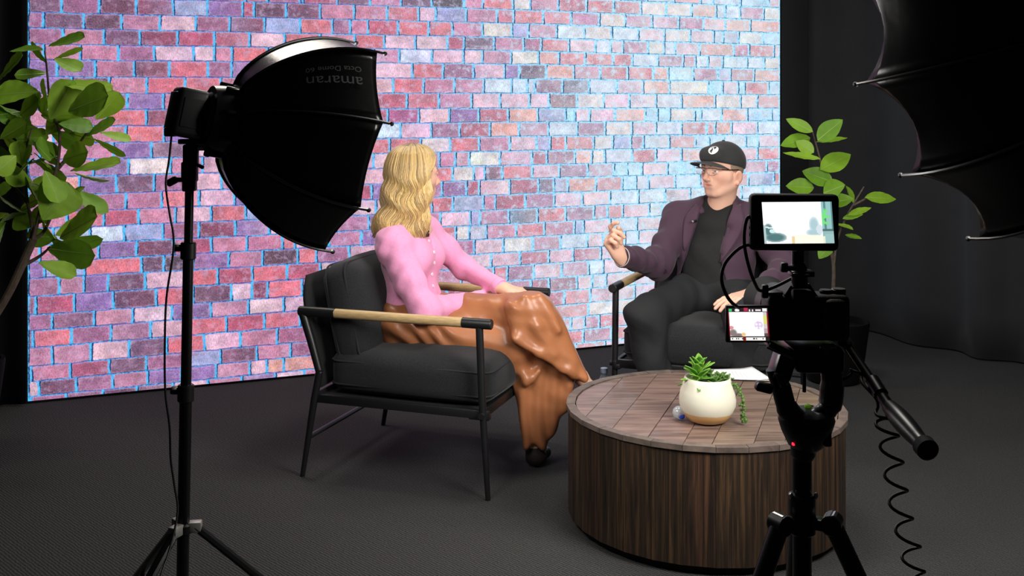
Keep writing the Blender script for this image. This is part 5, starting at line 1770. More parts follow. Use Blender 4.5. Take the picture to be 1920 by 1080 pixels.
# ---------------------------------------------------------------- man in cap and plum jacket
def build_man():
    f, l, up = A(MU), A(ML), A((0, 0, 1))
    root = empty('person', tuple(MC), 0, 'person in black cap, glasses and plum blazer, gesturing with a raised hand', 'person')
    pel = A(MC) + f * -0.055 + up * 0.545
    chest = A((0.905, 4.715, 0.79))
    belly = (pel + chest) / 2 + f * 0.012
    neckb = A((0.912, 4.700, 0.925))
    shR, shL = chest + l * -0.166 + up * 0.066, chest + l * 0.172 + up * 0.068
    elR, wrR = A(P(1234, 494, 4.60)), A(P(1168, 482, 4.43))
    elL, wrL = A((1.165, 4.50, 0.675)), A((1.005, 4.31, 0.618))
    hipR, hipL = pel + l * -0.088, pel + l * 0.088
    knR, anR = A((0.548, 4.37, 0.50)), A((0.610, 4.34, 0.10))
    knL, anL = A((0.935, 4.26, 0.51)), A((0.930, 4.29, 0.10))
    hc = A(P(1353, 322, 4.66))
    face = A((-0.77, -0.64, -0.02))
    Rt = np.stack([f, l, up], 1)
    def torso(s, inf=0.0, k=0.04):
        s.ell(chest, (0.108 + inf, 0.163 + inf, 0.165 + inf), Rt, k)
        s.ell(belly, (0.110 + inf, 0.150 + inf, 0.14 + inf), Rt, k)
        s.ell(pel + up * 0.02, (0.112 + inf, 0.158 + inf, 0.10 + inf), Rt, k)
        for sh in (shR, shL):
            s.cap(neckb + up * -0.035 + (sh - neckb) * 0.2, sh, 0.05 + inf, 0.06 + inf, k)
        return s
    # ---- body: head and hands fine, the rest coarse under the clothes
    hs = SDF()
    W, R = head_sdf(hs, hc, face, (0.02, 0.0, 1), True)
    hs.cap(W(-0.022, 0, -0.055), neckb + f * -0.005 + up * -0.03, 0.056, 0.062, 0.03)
    hs.cap(W(0.02, 0, -0.085), neckb + f * 0.02 + up * -0.02, 0.030, 0.034, 0.03)
    hd = hs.mesh(0.0026, lo=(0, 0, 0.86), smooth=2)
    body = SDF()
    torso(body, -0.03)
    body.cap(neckb + up * 0.01, neckb + up * -0.08, 0.05, 0.06, 0.03)
    body.chain([shR, elR, wrR], [0.045, 0.036, 0.026]).chain([shL, elL, wrL], [0.045, 0.036, 0.026])
    body.chain([hipR, knR, anR], [0.07, 0.05, 0.04]).chain([hipL, knL, anL], [0.07, 0.05, 0.04])
    bd = body.mesh(0.011, smooth=1)
    hR = SDF()
    xr = A((-0.50, -0.28, 0.80))
    hand(hR, wrR + A((-0.016, -0.012, 0.008)), xr, (0.72, -0.66, 0.18), (0.62, 0.1, 0.45),
         [(0.35, 0.75, 0.5), (0.95, 1.25, 0.7), (1.15, 1.35, 0.8), (1.2, 1.35, 0.8)], 1.08, 0.06,
         ((0.85, 0.45, 0.35), (0.95, -0.05, 0.55), (0.9, -0.35, 0.45)), 1.05)
    hR.cap(wrR + A((0.03, 0.03, -0.012)), wrR + A((-0.016, -0.012, 0.008)), 0.027, 0.026, 0.02)
    hrm = hR.mesh(0.0026)
    hL = SDF()
    hand(hL, wrL + A((-0.035, -0.02, -0.012)), (-0.92, -0.32, -0.12), (-0.1, 0.1, -1), (-0.2, 0.9, 0.1),
         [(0.12, 0.25, 0.2), (0.15, 0.3, 0.2), (0.2, 0.35, 0.25), (0.25, 0.4, 0.3)], 1.0, 0.08)
    hL.cap(wrL + A((0.03, 0.02, 0.01)), wrL + A((-0.035, -0.02, -0.012)), 0.028, 0.026, 0.02)
    hlm = hL.mesh(0.0028)
    V, F = join(hd, bd, hrm, hlm)
    tint = skin_tint(V, W, R, hc, (230, 182, 158), (200, 132, 120))
    np_obj('body', V, F, m_skin, root, tint)
    eyes(root, W, R, 'grey')
    # ---- cropped hair under the cap
    hsd = SDF()
    hsd.ell(W(-0.016, 0, 0.028), (0.100, 0.0795, 0.094), R, 0.01)
    hsd.fn(lambda p: 0.004 - ((p - hc) @ R)[..., 0] * -1.0 - 0.02 if False else (-(((p - hc) @ R)[..., 0] - 0.028)) * -1 * -1, hc - 0.2, hc + 0.2, 0.004, sub=True)
    hsd.fn(lambda p: ((p - hc) @ R)[..., 2] + 0.035 + 0.35 * (((p - hc) @ R)[..., 0] + 0.03), hc - 0.2, hc + 0.2, 0.004, sub=True)
    V, F = hsd.mesh(0.004)
    np_obj('cropped_hair', V, F, M('grey_brown_stubble', (150, 128, 108), 0.85, var=0.3, vscale=250, bump=0.6, bscale=350), root)
    # ---- cap
    m_cap = M('cap_black_twill', (36, 37, 38), 0.85, bump=0.25, bscale=500, sheen=0.1)
    tl = 0.30
    cs = SDF()
    cs.ell(W(-0.013, 0, 0.040), (0.110, 0.090, 0.094), R, 0.01)
    cs.cap(W(0.070, -0.03, 0.080), W(0.070, 0.03, 0.080), 0.026, 0.026, 0.03)
    cs.fn(lambda p: (((p - hc) @ R)[..., 2] - 0.030 - 0.24 * ((p - hc) @ R)[..., 0]), hc - 0.25, hc + 0.25, 0.004, sub=True)
    Vc, Fc = cs.mesh(0.0034, smooth=2)
    capo = np_obj('cap', Vc, Fc, m_cap, root)
    def brim(u, v):
        y = (u - 0.5) * 2
        a = y * 1.12
        x0 = 0.094 * math.cos(a * 0.95)
        w = 0.083 * math.sin(a) / math.sin(1.12)
        ln = 0.078 * (1 - abs(y) ** 2.6) + 0.004
        x = x0 + v * ln
        z = 0.047 + 0.20 * (x0 - 0.094) - 0.026 * y * y - 0.10 * v * ln + 0.008 * v
        return tuple(W(x, w, z))
    b = MB().grid(brim, 22, 8).build('brim', M('cap_brim', (62, 62, 62), 0.8, bump=0.2, bscale=500), capo, autosmooth=False)
    md = b.modifiers.new('thick', 'SOLIDIFY'); md.thickness = 0.004
    bv = bvh_of(Vc, Fc)
    MB().sphere(W(-0.013, 0, 0.135), (0.007, 0.007, 0.004), 10).build('top_button', m_cap, capo)
    # emblem: white roundel with a dark abstract figure
    lc0 = A(W(0.092, 0.028, 0.104)); nrm = R @ (A((0.84, 0.34, 0.46)) / np.linalg.norm((0.84, 0.34, 0.46)))
    ex = np.cross(up, nrm); ex /= np.linalg.norm(ex); ey = np.cross(nrm, ex)
    def onto(pts2, lift):
        out = []
        for (a, b_) in pts2:
            p = lc0 + ex * a + ey * b_ + nrm * 0.05
            hit = bv.ray_cast(Vector(p), Vector(-nrm), 0.2)
            q = hit[0] if hit[0] is not None else Vector(lc0 + ex * a + ey * b_)
            out.append(tuple(q + Vector(nrm) * lift))
        return out
    rings = [(0, 0)] + [(0.0225 * r_ * math.cos(2 * PI * i / 28), 0.0225 * r_ * math.sin(2 * PI * i / 28)) for r_ in (0.5, 1.0) for i in range(28)]
    fs_ = [(0, 1 + i, 1 + (i + 1) % 28) for i in range(28)] + [(1 + i, 29 + i, 29 + (i + 1) % 28, 1 + (i + 1) % 28) for i in range(28)]
    em = MB().add(onto(rings, 0.0012), fs_).build('emblem_disc', M('emblem_white', (236, 238, 236), 0.7), capo, autosmooth=False)
    ink = M('emblem_black', (20, 20, 21), 0.8)
    S_ = 0.0225
    shapes = [[(0.05, 0.85), (0.30, 0.80), (0.52, 0.62), (0.42, 0.28), (0.22, 0.02), (0.10, 0.22), (0.22, 0.45), (-0.05, 0.52), (-0.30, 0.55)],
              [(-0.30, 0.55), (-0.62, 0.40), (-0.42, 0.36), (-0.15, 0.40)],
              [(-0.15, 0.40), (-0.35, 0.10), (-0.70, -0.30), (-0.52, -0.55), (-0.28, -0.20), (-0.38, -0.66), (-0.26, -0.80), (-0.08, -0.25), (-0.05, 0.10)],
              [(0.62, 0.30), (0.78, -0.10), (0.55, -0.55), (0.30, -0.78), (0.12, -0.80), (0.30, -0.45), (0.48, -0.10)]]
    for poly in shapes[:3]:
        k = len(poly)
        c0 = (sum(p[0] for p in poly) / k * S_, sum(p[1] for p in poly) / k * S_)
        pts2 = [c0] + [(p[0] * S_, p[1] * S_) for p in poly]
        MB().add(onto(pts2, 0.0022), [(0, 1 + i, 1 + (i + 1) % k) for i in range(k)]).build('emblem_mark', ink, em, smooth=False)
    # ---- glasses
    fr = M('glasses_frame', (62, 44, 38), 0.3)
    g = MB()
    for y in (-1, 1):
        top = [W(0.110 - 0.10 * (abs(a) ** 2) * 0.08 - (0.012 if a * y > 0 else 0) * abs(a), y * 0.033 + 0.026 * a, 0.0235 - 0.004 * a * a) for a in (-1, -0.6, -0.2, 0.2, 0.6, 1)]
        g.tube(bez([Vector(p) for p in top], 4), 0.0016, 6)
    g.tube([Vector(W(0.110, -0.008, 0.0205)), Vector(W(0.112, 0, 0.0215)), Vector(W(0.110, 0.008, 0.0205))], 0.0015, 6)
    go = g.build('glasses', fr, root)
    for y in (-1, 1):
        MB().tube(bez([Vector(W(0.098, 0.059 * y, 0.020)), Vector(W(0.080, 0.073 * y, 0.018)), Vector(W(0.03, 0.081 * y, 0.014)), Vector(W(-0.012, 0.083 * y, 0.012)), Vector(W(-0.03, 0.081 * y, 0.0))], 5), 0.0017, 6, flat=((0, 0, 1), 1.5)).build('temple', fr, go)
        pts2 = [(0.0245 * math.cos(q) , 0.016 * math.sin(q)) for q in [2 * PI * i / 20 for i in range(20)]]
        vs_ = [W(0.1095, y * 0.033, 0.008)] + [W(0.1095 - (0.010 if a * y > 0 else 0) * abs(a) / 0.0245, y * 0.033 + a, 0.008 + b_) for a, b_ in pts2]
        MB().add(vs_, [(0, 1 + i, 1 + (i + 1) % 20) for i in range(20)]).build('lens', M('spectacle_lens', (200, 190, 190), 0.05, alpha=0.16), go, autosmooth=False)
        MB().tube([Vector(v) for v in vs_[11:21]], 0.0007, 5).build('lens_edge', fr, go)
    # ---- tee shirt
    ts = torso(SDF(), 0.004)
    Vt, Ft = ts.mesh(0.006, smooth=3)
    nt_ = normals(Vt, Ft)
    Vt = folds(Vt, nt_, [((0.2, 0, 1), 0.11, 0.0035, 1.0), ((1, 0, 0.6), 0.09, 0.0025, 2.0)])
    np_obj('black_tee', Vt, Ft, M('tee_black', (20, 21, 22), 0.85, bump=0.15, bscale=300), root)
    nk = [Vector(neckb + up * (0.004 - 0.030 * math.cos(q)) + f * (0.068 * math.cos(q) + 0.004) + l * 0.070 * math.sin(q)) for q in [2 * PI * i / 24 for i in range(25)]]
    # ---- jacket
    js = SDF()
    torso(js, 0.019)
    js.ell(pel + up * -0.005, (0.125, 0.185, 0.085), Rt, 0.04)
    js.chain([shR + up * 0.005, elR, wrR + (elR - wrR) * 0.08], [0.068, 0.062, 0.047], 0.035)
    js.chain([shL + up * 0.005, elL, wrL + (elL - wrL) * 0.12], [0.068, 0.062, 0.047], 0.035)
    js.ell(shR, (0.064, 0.064, 0.058), Rt, 0.03).ell(shL, (0.064, 0.064, 0.058), Rt, 0.03)
    c0 = chest
    zs = [0.40, 0.50, 0.55, 0.62, 0.71, 0.78, 0.85, 0.93, 0.99]
    Ls = [-0.24, -0.20, -0.175, -0.145, -0.110, -0.088, -0.066, -0.048, -0.046]
    Rs = [0.15, 0.12, 0.105, 0.07, 0.045, 0.052, 0.066, 0.085, 0.088]
    def opening(p):
        q = (p - c0) @ Rt
        z = p[..., 2]
        a, b_ = np.interp(z, zs, Ls), np.interp(z, zs, Rs)
        d = np.maximum(q[..., 1] - b_, a - q[..., 1])
        return np.maximum(d, 0.015 - q[..., 0])
    js.fn(opening, c0 - 0.45, c0 + 0.3, 0.012, sub=True)
    # hollow so the tee keeps its own front
    hol = torso(SDF(), 0.0065)
    js.fn(lambda p: ((p - hc) @ A((0, 0, 1.0))) * 0 + np.linalg.norm((p - (neckb + up * 0.03))[..., :2], axis=-1) - 0.066, neckb + A((-0.1, -0.1, -0.03)), neckb + A((0.1, 0.1, 0.12)), 0.008, sub=True)
    js.fn(lambda p: p[..., 2] - 0.525 - 0.0 * p[..., 0], pel - 0.4, A((1.5, 5.2, 0.525)), 0.01, sub=True)
    Vj, Fj = js.mesh(0.0058, smooth=3)
    nj = normals(Vj, Fj)
    arm = np.clip((np.abs((Vj - c0) @ l) - 0.15) / 0.06, 0, 1)
    Vf = folds(Vj, nj, [((elR - shR), 0.085, 0.006, 0.6), ((wrR - elR), 0.06, 0.005, 2.2), ((0.6, 0.2, 1), 0.13, 0.004, 4.0)])
    Vj = Vj + (Vf - Vj) * (0.30 + 0.7 * arm)[:, None]
    m_jk = M('plum_wool', (64, 40, 58), 0.8, var=0.12, vscale=300, bump=0.2, bscale=400, sheen=0.1)
    jo = np_obj('plum_blazer', Vj, Fj, m_jk, root)
    bj = bvh_of(Vj, Fj)
    # lapels and collar laid on the jacket front
    def lay(poly, lift, name, mat, nn=8, thick=0.004):
        """poly: left edge pts and right edge pts (lat,z) lists of same length"""
        le, re_ = poly
        m_ = len(le)
        le = bez([Vector((a, b_, 0)) for a, b_ in le], nn); re_ = bez([Vector((a, b_, 0)) for a, b_ in re_], nn)
        vs_ = []
        for i in range(len(le)):
            for j in range(7):
                q = le[i].lerp(re_[i], j / 6)
                p = c0 * A((1, 1, 0)) + l * q.x + up * q.y + f * 0.4
                hit = bj.ray_cast(Vector(p), Vector(-f), 0.6)
                if hit[0] is None or ((A(hit[0]) - c0) @ f) < 0.0:
                    w = p - f * (0.4 - 0.085)
                else:
                    w = A(hit[0])
                vs_.append(w + f * lift)
        # smooth the sheet so it does not fall into the opening
        G = np.array(vs_).reshape(len(le), 7, 3)
        for _ in range(6):
            G[1:-1, :] = 0.5 * G[1:-1, :] + 0.25 * (G[:-2, :] + G[2:, :])
            G[:, 1:-1] = 0.5 * G[:, 1:-1] + 0.25 * (G[:, :-2] + G[:, 2:])
        vs_ = G.reshape(-1, 3)
        fs_ = [(i * 7 + j, (i + 1) * 7 + j, (i + 1) * 7 + j + 1, i * 7 + j + 1) for i in range(len(le) - 1) for j in range(6)]
        o = MB().add(vs_, fs_).build(name, mat, jo, autosmooth=False)
        md = o.modifiers.new('thick', 'SOLIDIFY'); md.thickness = thick; md.offset = 1
        return o
    m_lp = M('plum_wool_lapel', (70, 44, 62), 0.78, bump=0.2, bscale=400, sheen=0.1)
    lay(([(-0.050, 0.925), (-0.068, 0.85), (-0.088, 0.78), (-0.112, 0.70)], [(-0.075, 0.935), (-0.118, 0.875), (-0.120, 0.79), (-0.114, 0.695)]), 0.012, 'lapel', m_lp, thick=0.006)
    lay(([(0.088, 0.925), (0.067, 0.85), (0.052, 0.78), (0.046, 0.70)], [(0.115, 0.935), (0.142, 0.865), (0.108, 0.78), (0.050, 0.695)]), 0.012, 'lapel', m_lp, thick=0.006)
    col_pts = [neckb + l * a + f * b_ + up * c_ for a, b_, c_ in ((-0.062, 0.070, -0.035), (-0.078, 0.02, 0.000), (-0.064, -0.045, 0.022), (0.0, -0.075, 0.03), (0.064, -0.045, 0.022), (0.080, 0.02, 0.004), (0.088, 0.070, -0.03))]
    MB().tube(bez([Vector(p) for p in col_pts], 6), 0.016, 8, flat=((0, 0, 1), 1.5)).build('collar', m_lp, jo, autosmooth=False)
    # lining edge and shirt cuff at the raised sleeve
    d_ = (wrR - elR) / np.linalg.norm(wrR - elR)
    Rc = frame(Vector(d_), Vector((0, 0, 1)))
    ce = Vector(wrR + d_ * 0.004)
    MB().lathe([(0.043, -0.004), (0.0455, 0.0), (0.043, 0.004)], ce, 28, Rc, close=False).build('sleeve_edge', m_jk, jo)
    MB().tube([ce + Rc @ Vector((0.040 * math.cos(q), 0.040 * math.sin(q), 0.005)) for q in [2 * PI * i / 28 for i in range(29)]], 0.0022, 6, cap=False).build('cuff_lining', M('cuff_pale', (190, 186, 182), 0.7), jo)
    for z_ in (0.66, 0.60):
        p = c0 * A((1, 1, 0)) + l * -0.165 + up * z_ + f * 0.4
        h_ = bj.ray_cast(Vector(p), Vector(-f), 0.6)
        if h_[0] is not None:
            MB().lathe([(0.002, 0.003), (0.009, 0.003), (0.010, 0.0)], h_[0], 16, frame(Vector(f), Vector((0, 0, 1)))).build('button', M('blazer_button', (30, 22, 28), 0.3), jo)
    # ---- trousers
    ps = SDF()
    ps.ell(pel + up * -0.01, (0.125, 0.172, 0.10), Rt, 0.04)
    ps.chain([hipR, knR, anR], [0.098, 0.078, 0.060], 0.05)
    ps.chain([hipL, knL, anL], [0.098, 0.078, 0.060], 0.05)
    Vp, Fp = ps.mesh(0.007, smooth=3)
    npn = normals(Vp, Fp)
    Vp = folds(Vp, npn, [((knR - hipR) + A((0, 0, 0.2)), 0.10, 0.006, 1.5), ((0.5, 0, 1), 0.14, 0.006, 3.1), ((1, 0.4, 0.3), 0.09, 0.003, 5.0)])
    np_obj('black_trousers', Vp, Fp, M('trouser_black', (25, 27, 29), 0.85, bump=0.15, bscale=250), root)
    m_sh = M('shoe_black', (16, 16, 17), 0.4)
    for an, dz in ((anR, 0), (anL, 0)):
        sh = SDF()
        d2 = A((-0.35, -0.94, 0))
        sh.cap(an + up * -0.02, an + up * -0.05, 0.05, 0.045, 0.03)
        sh.cap(A((an[0], an[1], 0.036)) + d2 * -0.03, A((an[0], an[1], 0.034)) + d2 * 0.17, 0.036, 0.034, 0.03)
        sh.fn(lambda p: p[..., 2] - 0.002, an - 0.4, A((an[0] + 0.4, an[1] + 0.4, 0.002)), 0.003, sub=True)
        v_, f_ = sh.mesh(0.006)
        np_obj('shoe', v_, f_, m_sh, root)
    # ---- watch
    dw = Vector((wrL - elL)).normalized()
    wc = Vector(wrL + A((-0.012, -0.006, -0.002)))
    Rw = frame(dw, Vector((0, 0, 1)))
    wo = MB().lathe([(0.029, -0.009), (0.0325, -0.007), (0.0325, 0.007), (0.029, 0.009)], wc, 28, Rw, close=False).build('wristwatch', M('watch_steel', (170, 168, 164), 0.25, 0.9), root)
    MB().lathe([(0.002, 0.006), (0.017, 0.006), (0.019, 0.0)], wc + Vector((0, -0.012, 0.028)), 20, frame(Vector((0, -0.35, 1)), Vector((1, 0, 0)))).build('watch_face', M('watch_dial', (40, 42, 46), 0.15), wo)
    # ---- lapel microphone
    p = c0 * A((1, 1, 0)) + l * -0.072 + up * 0.862 + f * 0.4
    h_ = bj.ray_cast(Vector(p), Vector(-f), 0.6)
    q = Vector(h_[0] if h_[0] is not None else p - f * 0.28) + Vector(f) * 0.016
    t2 = empty('lapel_microphone', tuple(q), 0, 'tiny black clip microphone on the plum blazer lapel', 'microphone')
    MB().box(q, (0.024, 0.012, 0.010), Euler((0, -0.2, MU.to_2d().angle_signed(Vector((0, -1))) if False else 0.4)).to_matrix(), 0.003).build('clip', m_black, t2)
    MB().sphere(q + Vector((-0.008, -0.010, 0)), 0.006, 12).build('capsule', M('mic_mesh_silver', (150, 150, 150), 0.35, 0.7), t2)
build_man()
# ---------------------------------------------------------------- woman in pink sweater and brown leather trousers
def build_woman():
    f, l, up = A(WU), A(WV), A((0, 0, 1))
    root = empty('person', tuple(WC), 0, 'person with wavy blond hair, pink sweater and brown leather trousers, legs crossed', 'person')
    Rt = np.stack([f, l, up], 1)
    pel = A(WC) + f * -0.075 + up * 0.53
    chest = A((-0.405, 4.150, 0.790))
    waist = A((-0.385, 4.145, 0.645))
    neckb = A((-0.398, 4.152, 0.925))
    shR, shL = A((-0.448, 4.030, 0.852)), A((-0.348, 4.280, 0.866))
    elR, wrR = A(P(797, 582, 3.94)), A(P(900, 560, 4.16))
    elL, wrL = A(P(872, 503, 4.32)), A(P(938, 538, 4.13))
    hipR, hipL = pel + l * -0.085, pel + l * 0.085
    knR, anR = A((0.000, 3.99, 0.462)), A((0.080, 4.03, 0.10))
    knL, anL = A((0.062, 3.985, 0.590)), A((0.262, 4.09, 0.325))
    hc = A(P(775, 332, 4.15))
    face = A((0.82, 0.57, -0.03))
    hs = SDF()
    W, R = head_sdf(hs, hc, face, (0.03, 0, 1), False)
    hs.cap(W(-0.022, 0, -0.055), neckb + up * -0.02, 0.046, 0.050, 0.03)
    hs.ell(neckb + f * 0.02 + up * -0.05, (0.06, 0.11, 0.05), Rt, 0.03)
    hd = hs.mesh(0.0028, smooth=2)
    body = SDF()
    body.ell(chest, (0.07, 0.10, 0.12), Rt, 0.04).ell(pel, (0.08, 0.12, 0.08), Rt, 0.04).cap(pel, chest, 0.08, 0.08, 0.04)
    body.cap(neckb, chest, 0.045, 0.06, 0.03)
    body.chain([shR, elR, wrR], [0.036, 0.03, 0.022]).chain([shL, elL, wrL], [0.036, 0.03, 0.022])
    body.chain([hipR, knR, anR, anR + up * -0.06], [0.055, 0.030, 0.028, 0.026]).chain([hipL, knL, anL, anL + (anL - knL) * 0.12], [0.055, 0.032, 0.028, 0.026])
    bd = body.mesh(0.010, smooth=1)
    hL = SDF()
    hand(hL, wrL + A((0.012, -0.01, -0.004)), (0.93, -0.34, -0.10), (0.0, 0.05, -1), (-0.1, -0.9, 0.15),
         [(0.25, 0.5, 0.4), (0.3, 0.55, 0.4), (0.3, 0.6, 0.4), (0.35, 0.6, 0.4)], 0.86, 0.05)
    hL.cap(wrL - (wrL - elL) * 0.12, wrL + A((0.012, -0.01, -0.004)), 0.025, 0.023, 0.02)
    hlm = hL.mesh(0.0028)
    hR = SDF()
    hand(hR, wrR + A((0.012, 0.006, 0.004)), (0.75, 0.64, -0.05), (0, 0, -1), (-0.6, 0.7, 0.1),
         [(0.2, 0.4, 0.3)] * 4, 0.86, 0.05)
    hR.cap(wrR - (wrR - elR) * 0.1, wrR + A((0.012, 0.006, 0.004)), 0.025, 0.023, 0.02)
    hrm = hR.mesh(0.0028)
    V, F = join(hd, bd, hlm, hrm)
    np_obj('body', V, F, m_skin, root, skin_tint(V, W, R, hc, (234, 184, 158), (206, 110, 112)))
    eyes(root, W, R, 'blond', 0.0685)
    # ---- sweater
    s = SDF()
    s.ell(chest, (0.100, 0.138, 0.150), Rt, 0.04)
    for y in (-1, 1):
        s.ell(chest + f * 0.062 + l * 0.062 * y + up * -0.012, (0.066, 0.066, 0.068), Rt, 0.04)
    s.ell(waist, (0.090, 0.122, 0.11), Rt, 0.05)
    s.ell(waist + up * -0.05, (0.098, 0.135, 0.06), Rt, 0.05)
    for sh in (shR, shL):
        s.cap(neckb + up * -0.035 + (sh - neckb) * 0.25, sh, 0.044, 0.055, 0.04)
        s.ell(sh + up * -0.012 + (sh - neckb) * 0.10, (0.054, 0.052, 0.054), Rt, 0.05)
    midR = shR * 0.45 + elR * 0.55 + A((-0.008, -0.006, 0.0))
    midL = shL * 0.5 + elL * 0.5
    s.chain([shR + up * -0.02, midR, elR, wrR], [0.054, 0.053, 0.048, 0.031], 0.04)
    s.chain([shL + up * -0.02, midL, elL, wrL], [0.056, 0.050, 0.044, 0.030], 0.03)
    # neck opening with a small henley slit
    s.fn(lambda p: np.linalg.norm((p - neckb - A(f) * 0.012)[..., :2], axis=-1) - 0.058, neckb + A((-0.09, -0.09, -0.012)), neckb + A((0.09, 0.09, 0.09)), 0.01, sub=True)
    def slit(p):
        q = (p - neckb) @ Rt
        w = 0.050 * np.clip((q[..., 2] + 0.115) / 0.115, 0, 1)
        return np.maximum(np.abs(q[..., 1]) - w, 0.030 - q[..., 0])
    s.fn(slit, neckb + A((-0.02, -0.12, -0.13)), neckb + A((0.16, 0.12, 0.06)), 0.008, sub=True)
    Vs, Fs = s.mesh(0.0052, smooth=3)
    ns = normals(Vs, Fs)
    armw = np.clip((np.linalg.norm((Vs - chest) @ np.stack([l, up], 1), axis=1) - 0.09) / 0.08, 0, 1)
    Vf = folds(Vs, ns, [((elR - shR) + A((0.1, 0, 0.1)), 0.07, 0.0035, 0.3), ((wrR - elR), 0.06, 0.003, 1.9), ((0.3, 0, 1), 0.06, 0.002, 3.7)])
    Vs = Vs + (Vf - Vs) * (0.5 + 0.5 * armw)[:, None]
    m_sw = M('pink_knit', (240, 158, 200), 0.85, var=0.05, vscale=120, bump=0.25, bscale=420, sheen=0.25)
    so = np_obj('pink_sweater', Vs, Fs, m_sw, root)
    bs = bvh_of(Vs, Fs)
    def front(lat, z, lift=0.0):
        p = chest * A((1, 1, 0)) + l * lat + up * z + f * 0.4
        h_ = bs.ray_cast(Vector(p), Vector(-f), 0.6)
        return Vector(h_[0] if h_[0] is not None else p - f * 0.3) + Vector(f) * lift
    m_bt = M('pearl_button', (246, 224, 236), 0.3)
    for z_ in (0.842, 0.800, 0.760, 0.715, 0.670):
        q = front(-0.012, z_, 0.0)
        MB().lathe([(0.0015, 0.004), (0.006, 0.004), (0.0072, 0.0)], q, 14, frame(Vector(f), Vector((0, 0, 1)))).build('button', m_bt, so)
    # ribbed cuffs, collar band
    for wr, el in ((wrL, elL), (wrR, elR)):
        d_ = Vector(wr - el).normalized()
        MB().lathe([(0.031, -0.028), (0.0335, -0.024), (0.0325, 0.004), (0.029, 0.008)], Vector(wr) + d_ * 0.003, 24, frame(d_, Vector((0, 0, 1))), close=False).build('cuff', m_sw, so, autosmooth=60)
    band = [Vector(neckb + f * 0.012 + up * (-0.010 + 0.012 * (1 - math.cos(q)) * 0.5) + f * 0.060 * math.cos(q) + l * 0.060 * math.sin(q)) for q in [math.radians(38 + 284 * i / 24) for i in range(25)]]
    MB().tube(band, 0.007, 8, flat=((0, 0, 1), 1.4)).build('neck_band', m_sw, so)
    t2 = empty('lapel_microphone', tuple(front(-0.03, 0.868, 0.008)), 0, 'tiny dark clip microphone at the pink sweater neckline', 'microphone')
    q = front(-0.03, 0.868, 0.008)
    MB().box(q, (0.014, 0.016, 0.022), frame(Vector(f), Vector((0, 0, 1))), 0.003).build('clip', M('mic_dark_brown', (54, 26, 30), 0.5), t2)
    MB().sphere(q + Vector((0.006, -0.002, 0.014)), 0.006, 10).build('capsule', m_black, t2)
    # ---- leather trousers, wide legs, left leg crossed over the right
    t = SDF()
    t.ell(pel + up * -0.005, (0.125, 0.158, 0.105), Rt, 0.05)
    t.ell(waist + up * -0.075, (0.100, 0.135, 0.05), Rt, 0.04)
    t.chain([hipR, hipR * 0.5 + knR * 0.5, knR], [0.096, 0.090, 0.080], 0.04)
    t.chain([hipL, hipL * 0.5 + knL * 0.5 + up * -0.004 + A((0, -0.02, 0)), knL + A((-0.01, 0, 0))], [0.092, 0.082, 0.076], 0.035)
    def sheet(pxs, y0, slope, thick, rnd, k):
        """hanging cloth: outline measured at its real depth, rounded edges, thickness 2*thick"""
        poly = np.array([[(x - 960) / FPX * y0, CAM_H - (y - HORIZON) / FPX * y0] for x, y in pxs])
        xm = poly[:, 0].mean()
        def fn(p):
            x, z = p[..., 0], p[..., 2]
            d2 = np.full(x.shape, 1e9); ins = np.zeros(x.shape, bool)
            n = len(poly)
            for i in range(n):
                a_, b_ = poly[i], poly[(i + 1) % n]
                e = b_ - a_
                wx, wz = x - a_[0], z - a_[1]
                h = np.clip((wx * e[0] + wz * e[1]) / (e @ e), 0, 1)
                d2 = np.minimum(d2, (wx - e[0] * h) ** 2 + (wz - e[1] * h) ** 2)
                c1 = (a_[1] > z) != (b_[1] > z)
                with np.errstate(divide='ignore', invalid='ignore'):
                    xi = a_[0] + (z - a_[1]) / (b_[1] - a_[1] + 1e-12) * e[0]
                ins ^= c1 & (x < xi)
            d = np.sqrt(d2) * np.where(ins, -1, 1) + rnd
            dy = np.abs(p[..., 1] - (y0 + slope * (x - xm))) - thick + rnd
            return np.minimum(np.maximum(d, dy), 0) + np.sqrt(np.maximum(d, 0) ** 2 + np.maximum(dy, 0) ** 2) - rnd
        lo_ = np.array([poly[:, 0].min(), y0 - thick - 0.08, poly[:, 1].min()]); hi_ = np.array([poly[:, 0].max(), y0 + thick + 0.08, poly[:, 1].max()])
        t.fn(fn, lo_, hi_, k)
    # hanging wide right trouser leg, narrowing to the hem corner
    sheet([(956, 688), (985, 655), (1040, 668), (1078, 712), (1066, 762), (1044, 798), (1023, 840), (1000, 830), (982, 838), (974, 786), (963, 738)], 4.035, 0.15, 0.062, 0.03, 0.035)
    # crossed left trouser leg in front of it
    sheet([(955, 560), (985, 550), (1012, 548), (1032, 560), (1058, 606), (1082, 660), (1102, 711), (1086, 716), (1055, 694), (1012, 660), (960, 630)], 3.985, 0.30, 0.072, 0.045, 0.03)
    # overlap edge and creases
    for a_, b_, r_ in (((965, 636, 3.875), (1012, 662, 3.90), 0.011), ((1012, 662, 3.90), (1060, 695, 3.935), 0.010), ((1060, 695, 3.935), (1094, 713, 3.97), 0.007)):
        t.cap(A(P(*a_)), A(P(*b_)), r_, r_, 0.03)
    for a_, b_, r_ in (((880, 662, 3.83), (985, 674, 3.87), 0.016), ((985, 676, 3.885), (1052, 716, 3.94), 0.015)):
        t.cap(A(P(*a_)), A(P(*b_)), r_, r_ * 0.8, 0.025, sub=True)
    for a_, b_, r_ in (((1020, 690, 3.945), (1024, 790, 3.955), 0.012), ((1052, 712, 3.955), (1046, 775, 3.965), 0.011)):
        t.cap(A(P(*a_)), A(P(*b_)), r_, r_ * 0.5, 0.035, sub=True)
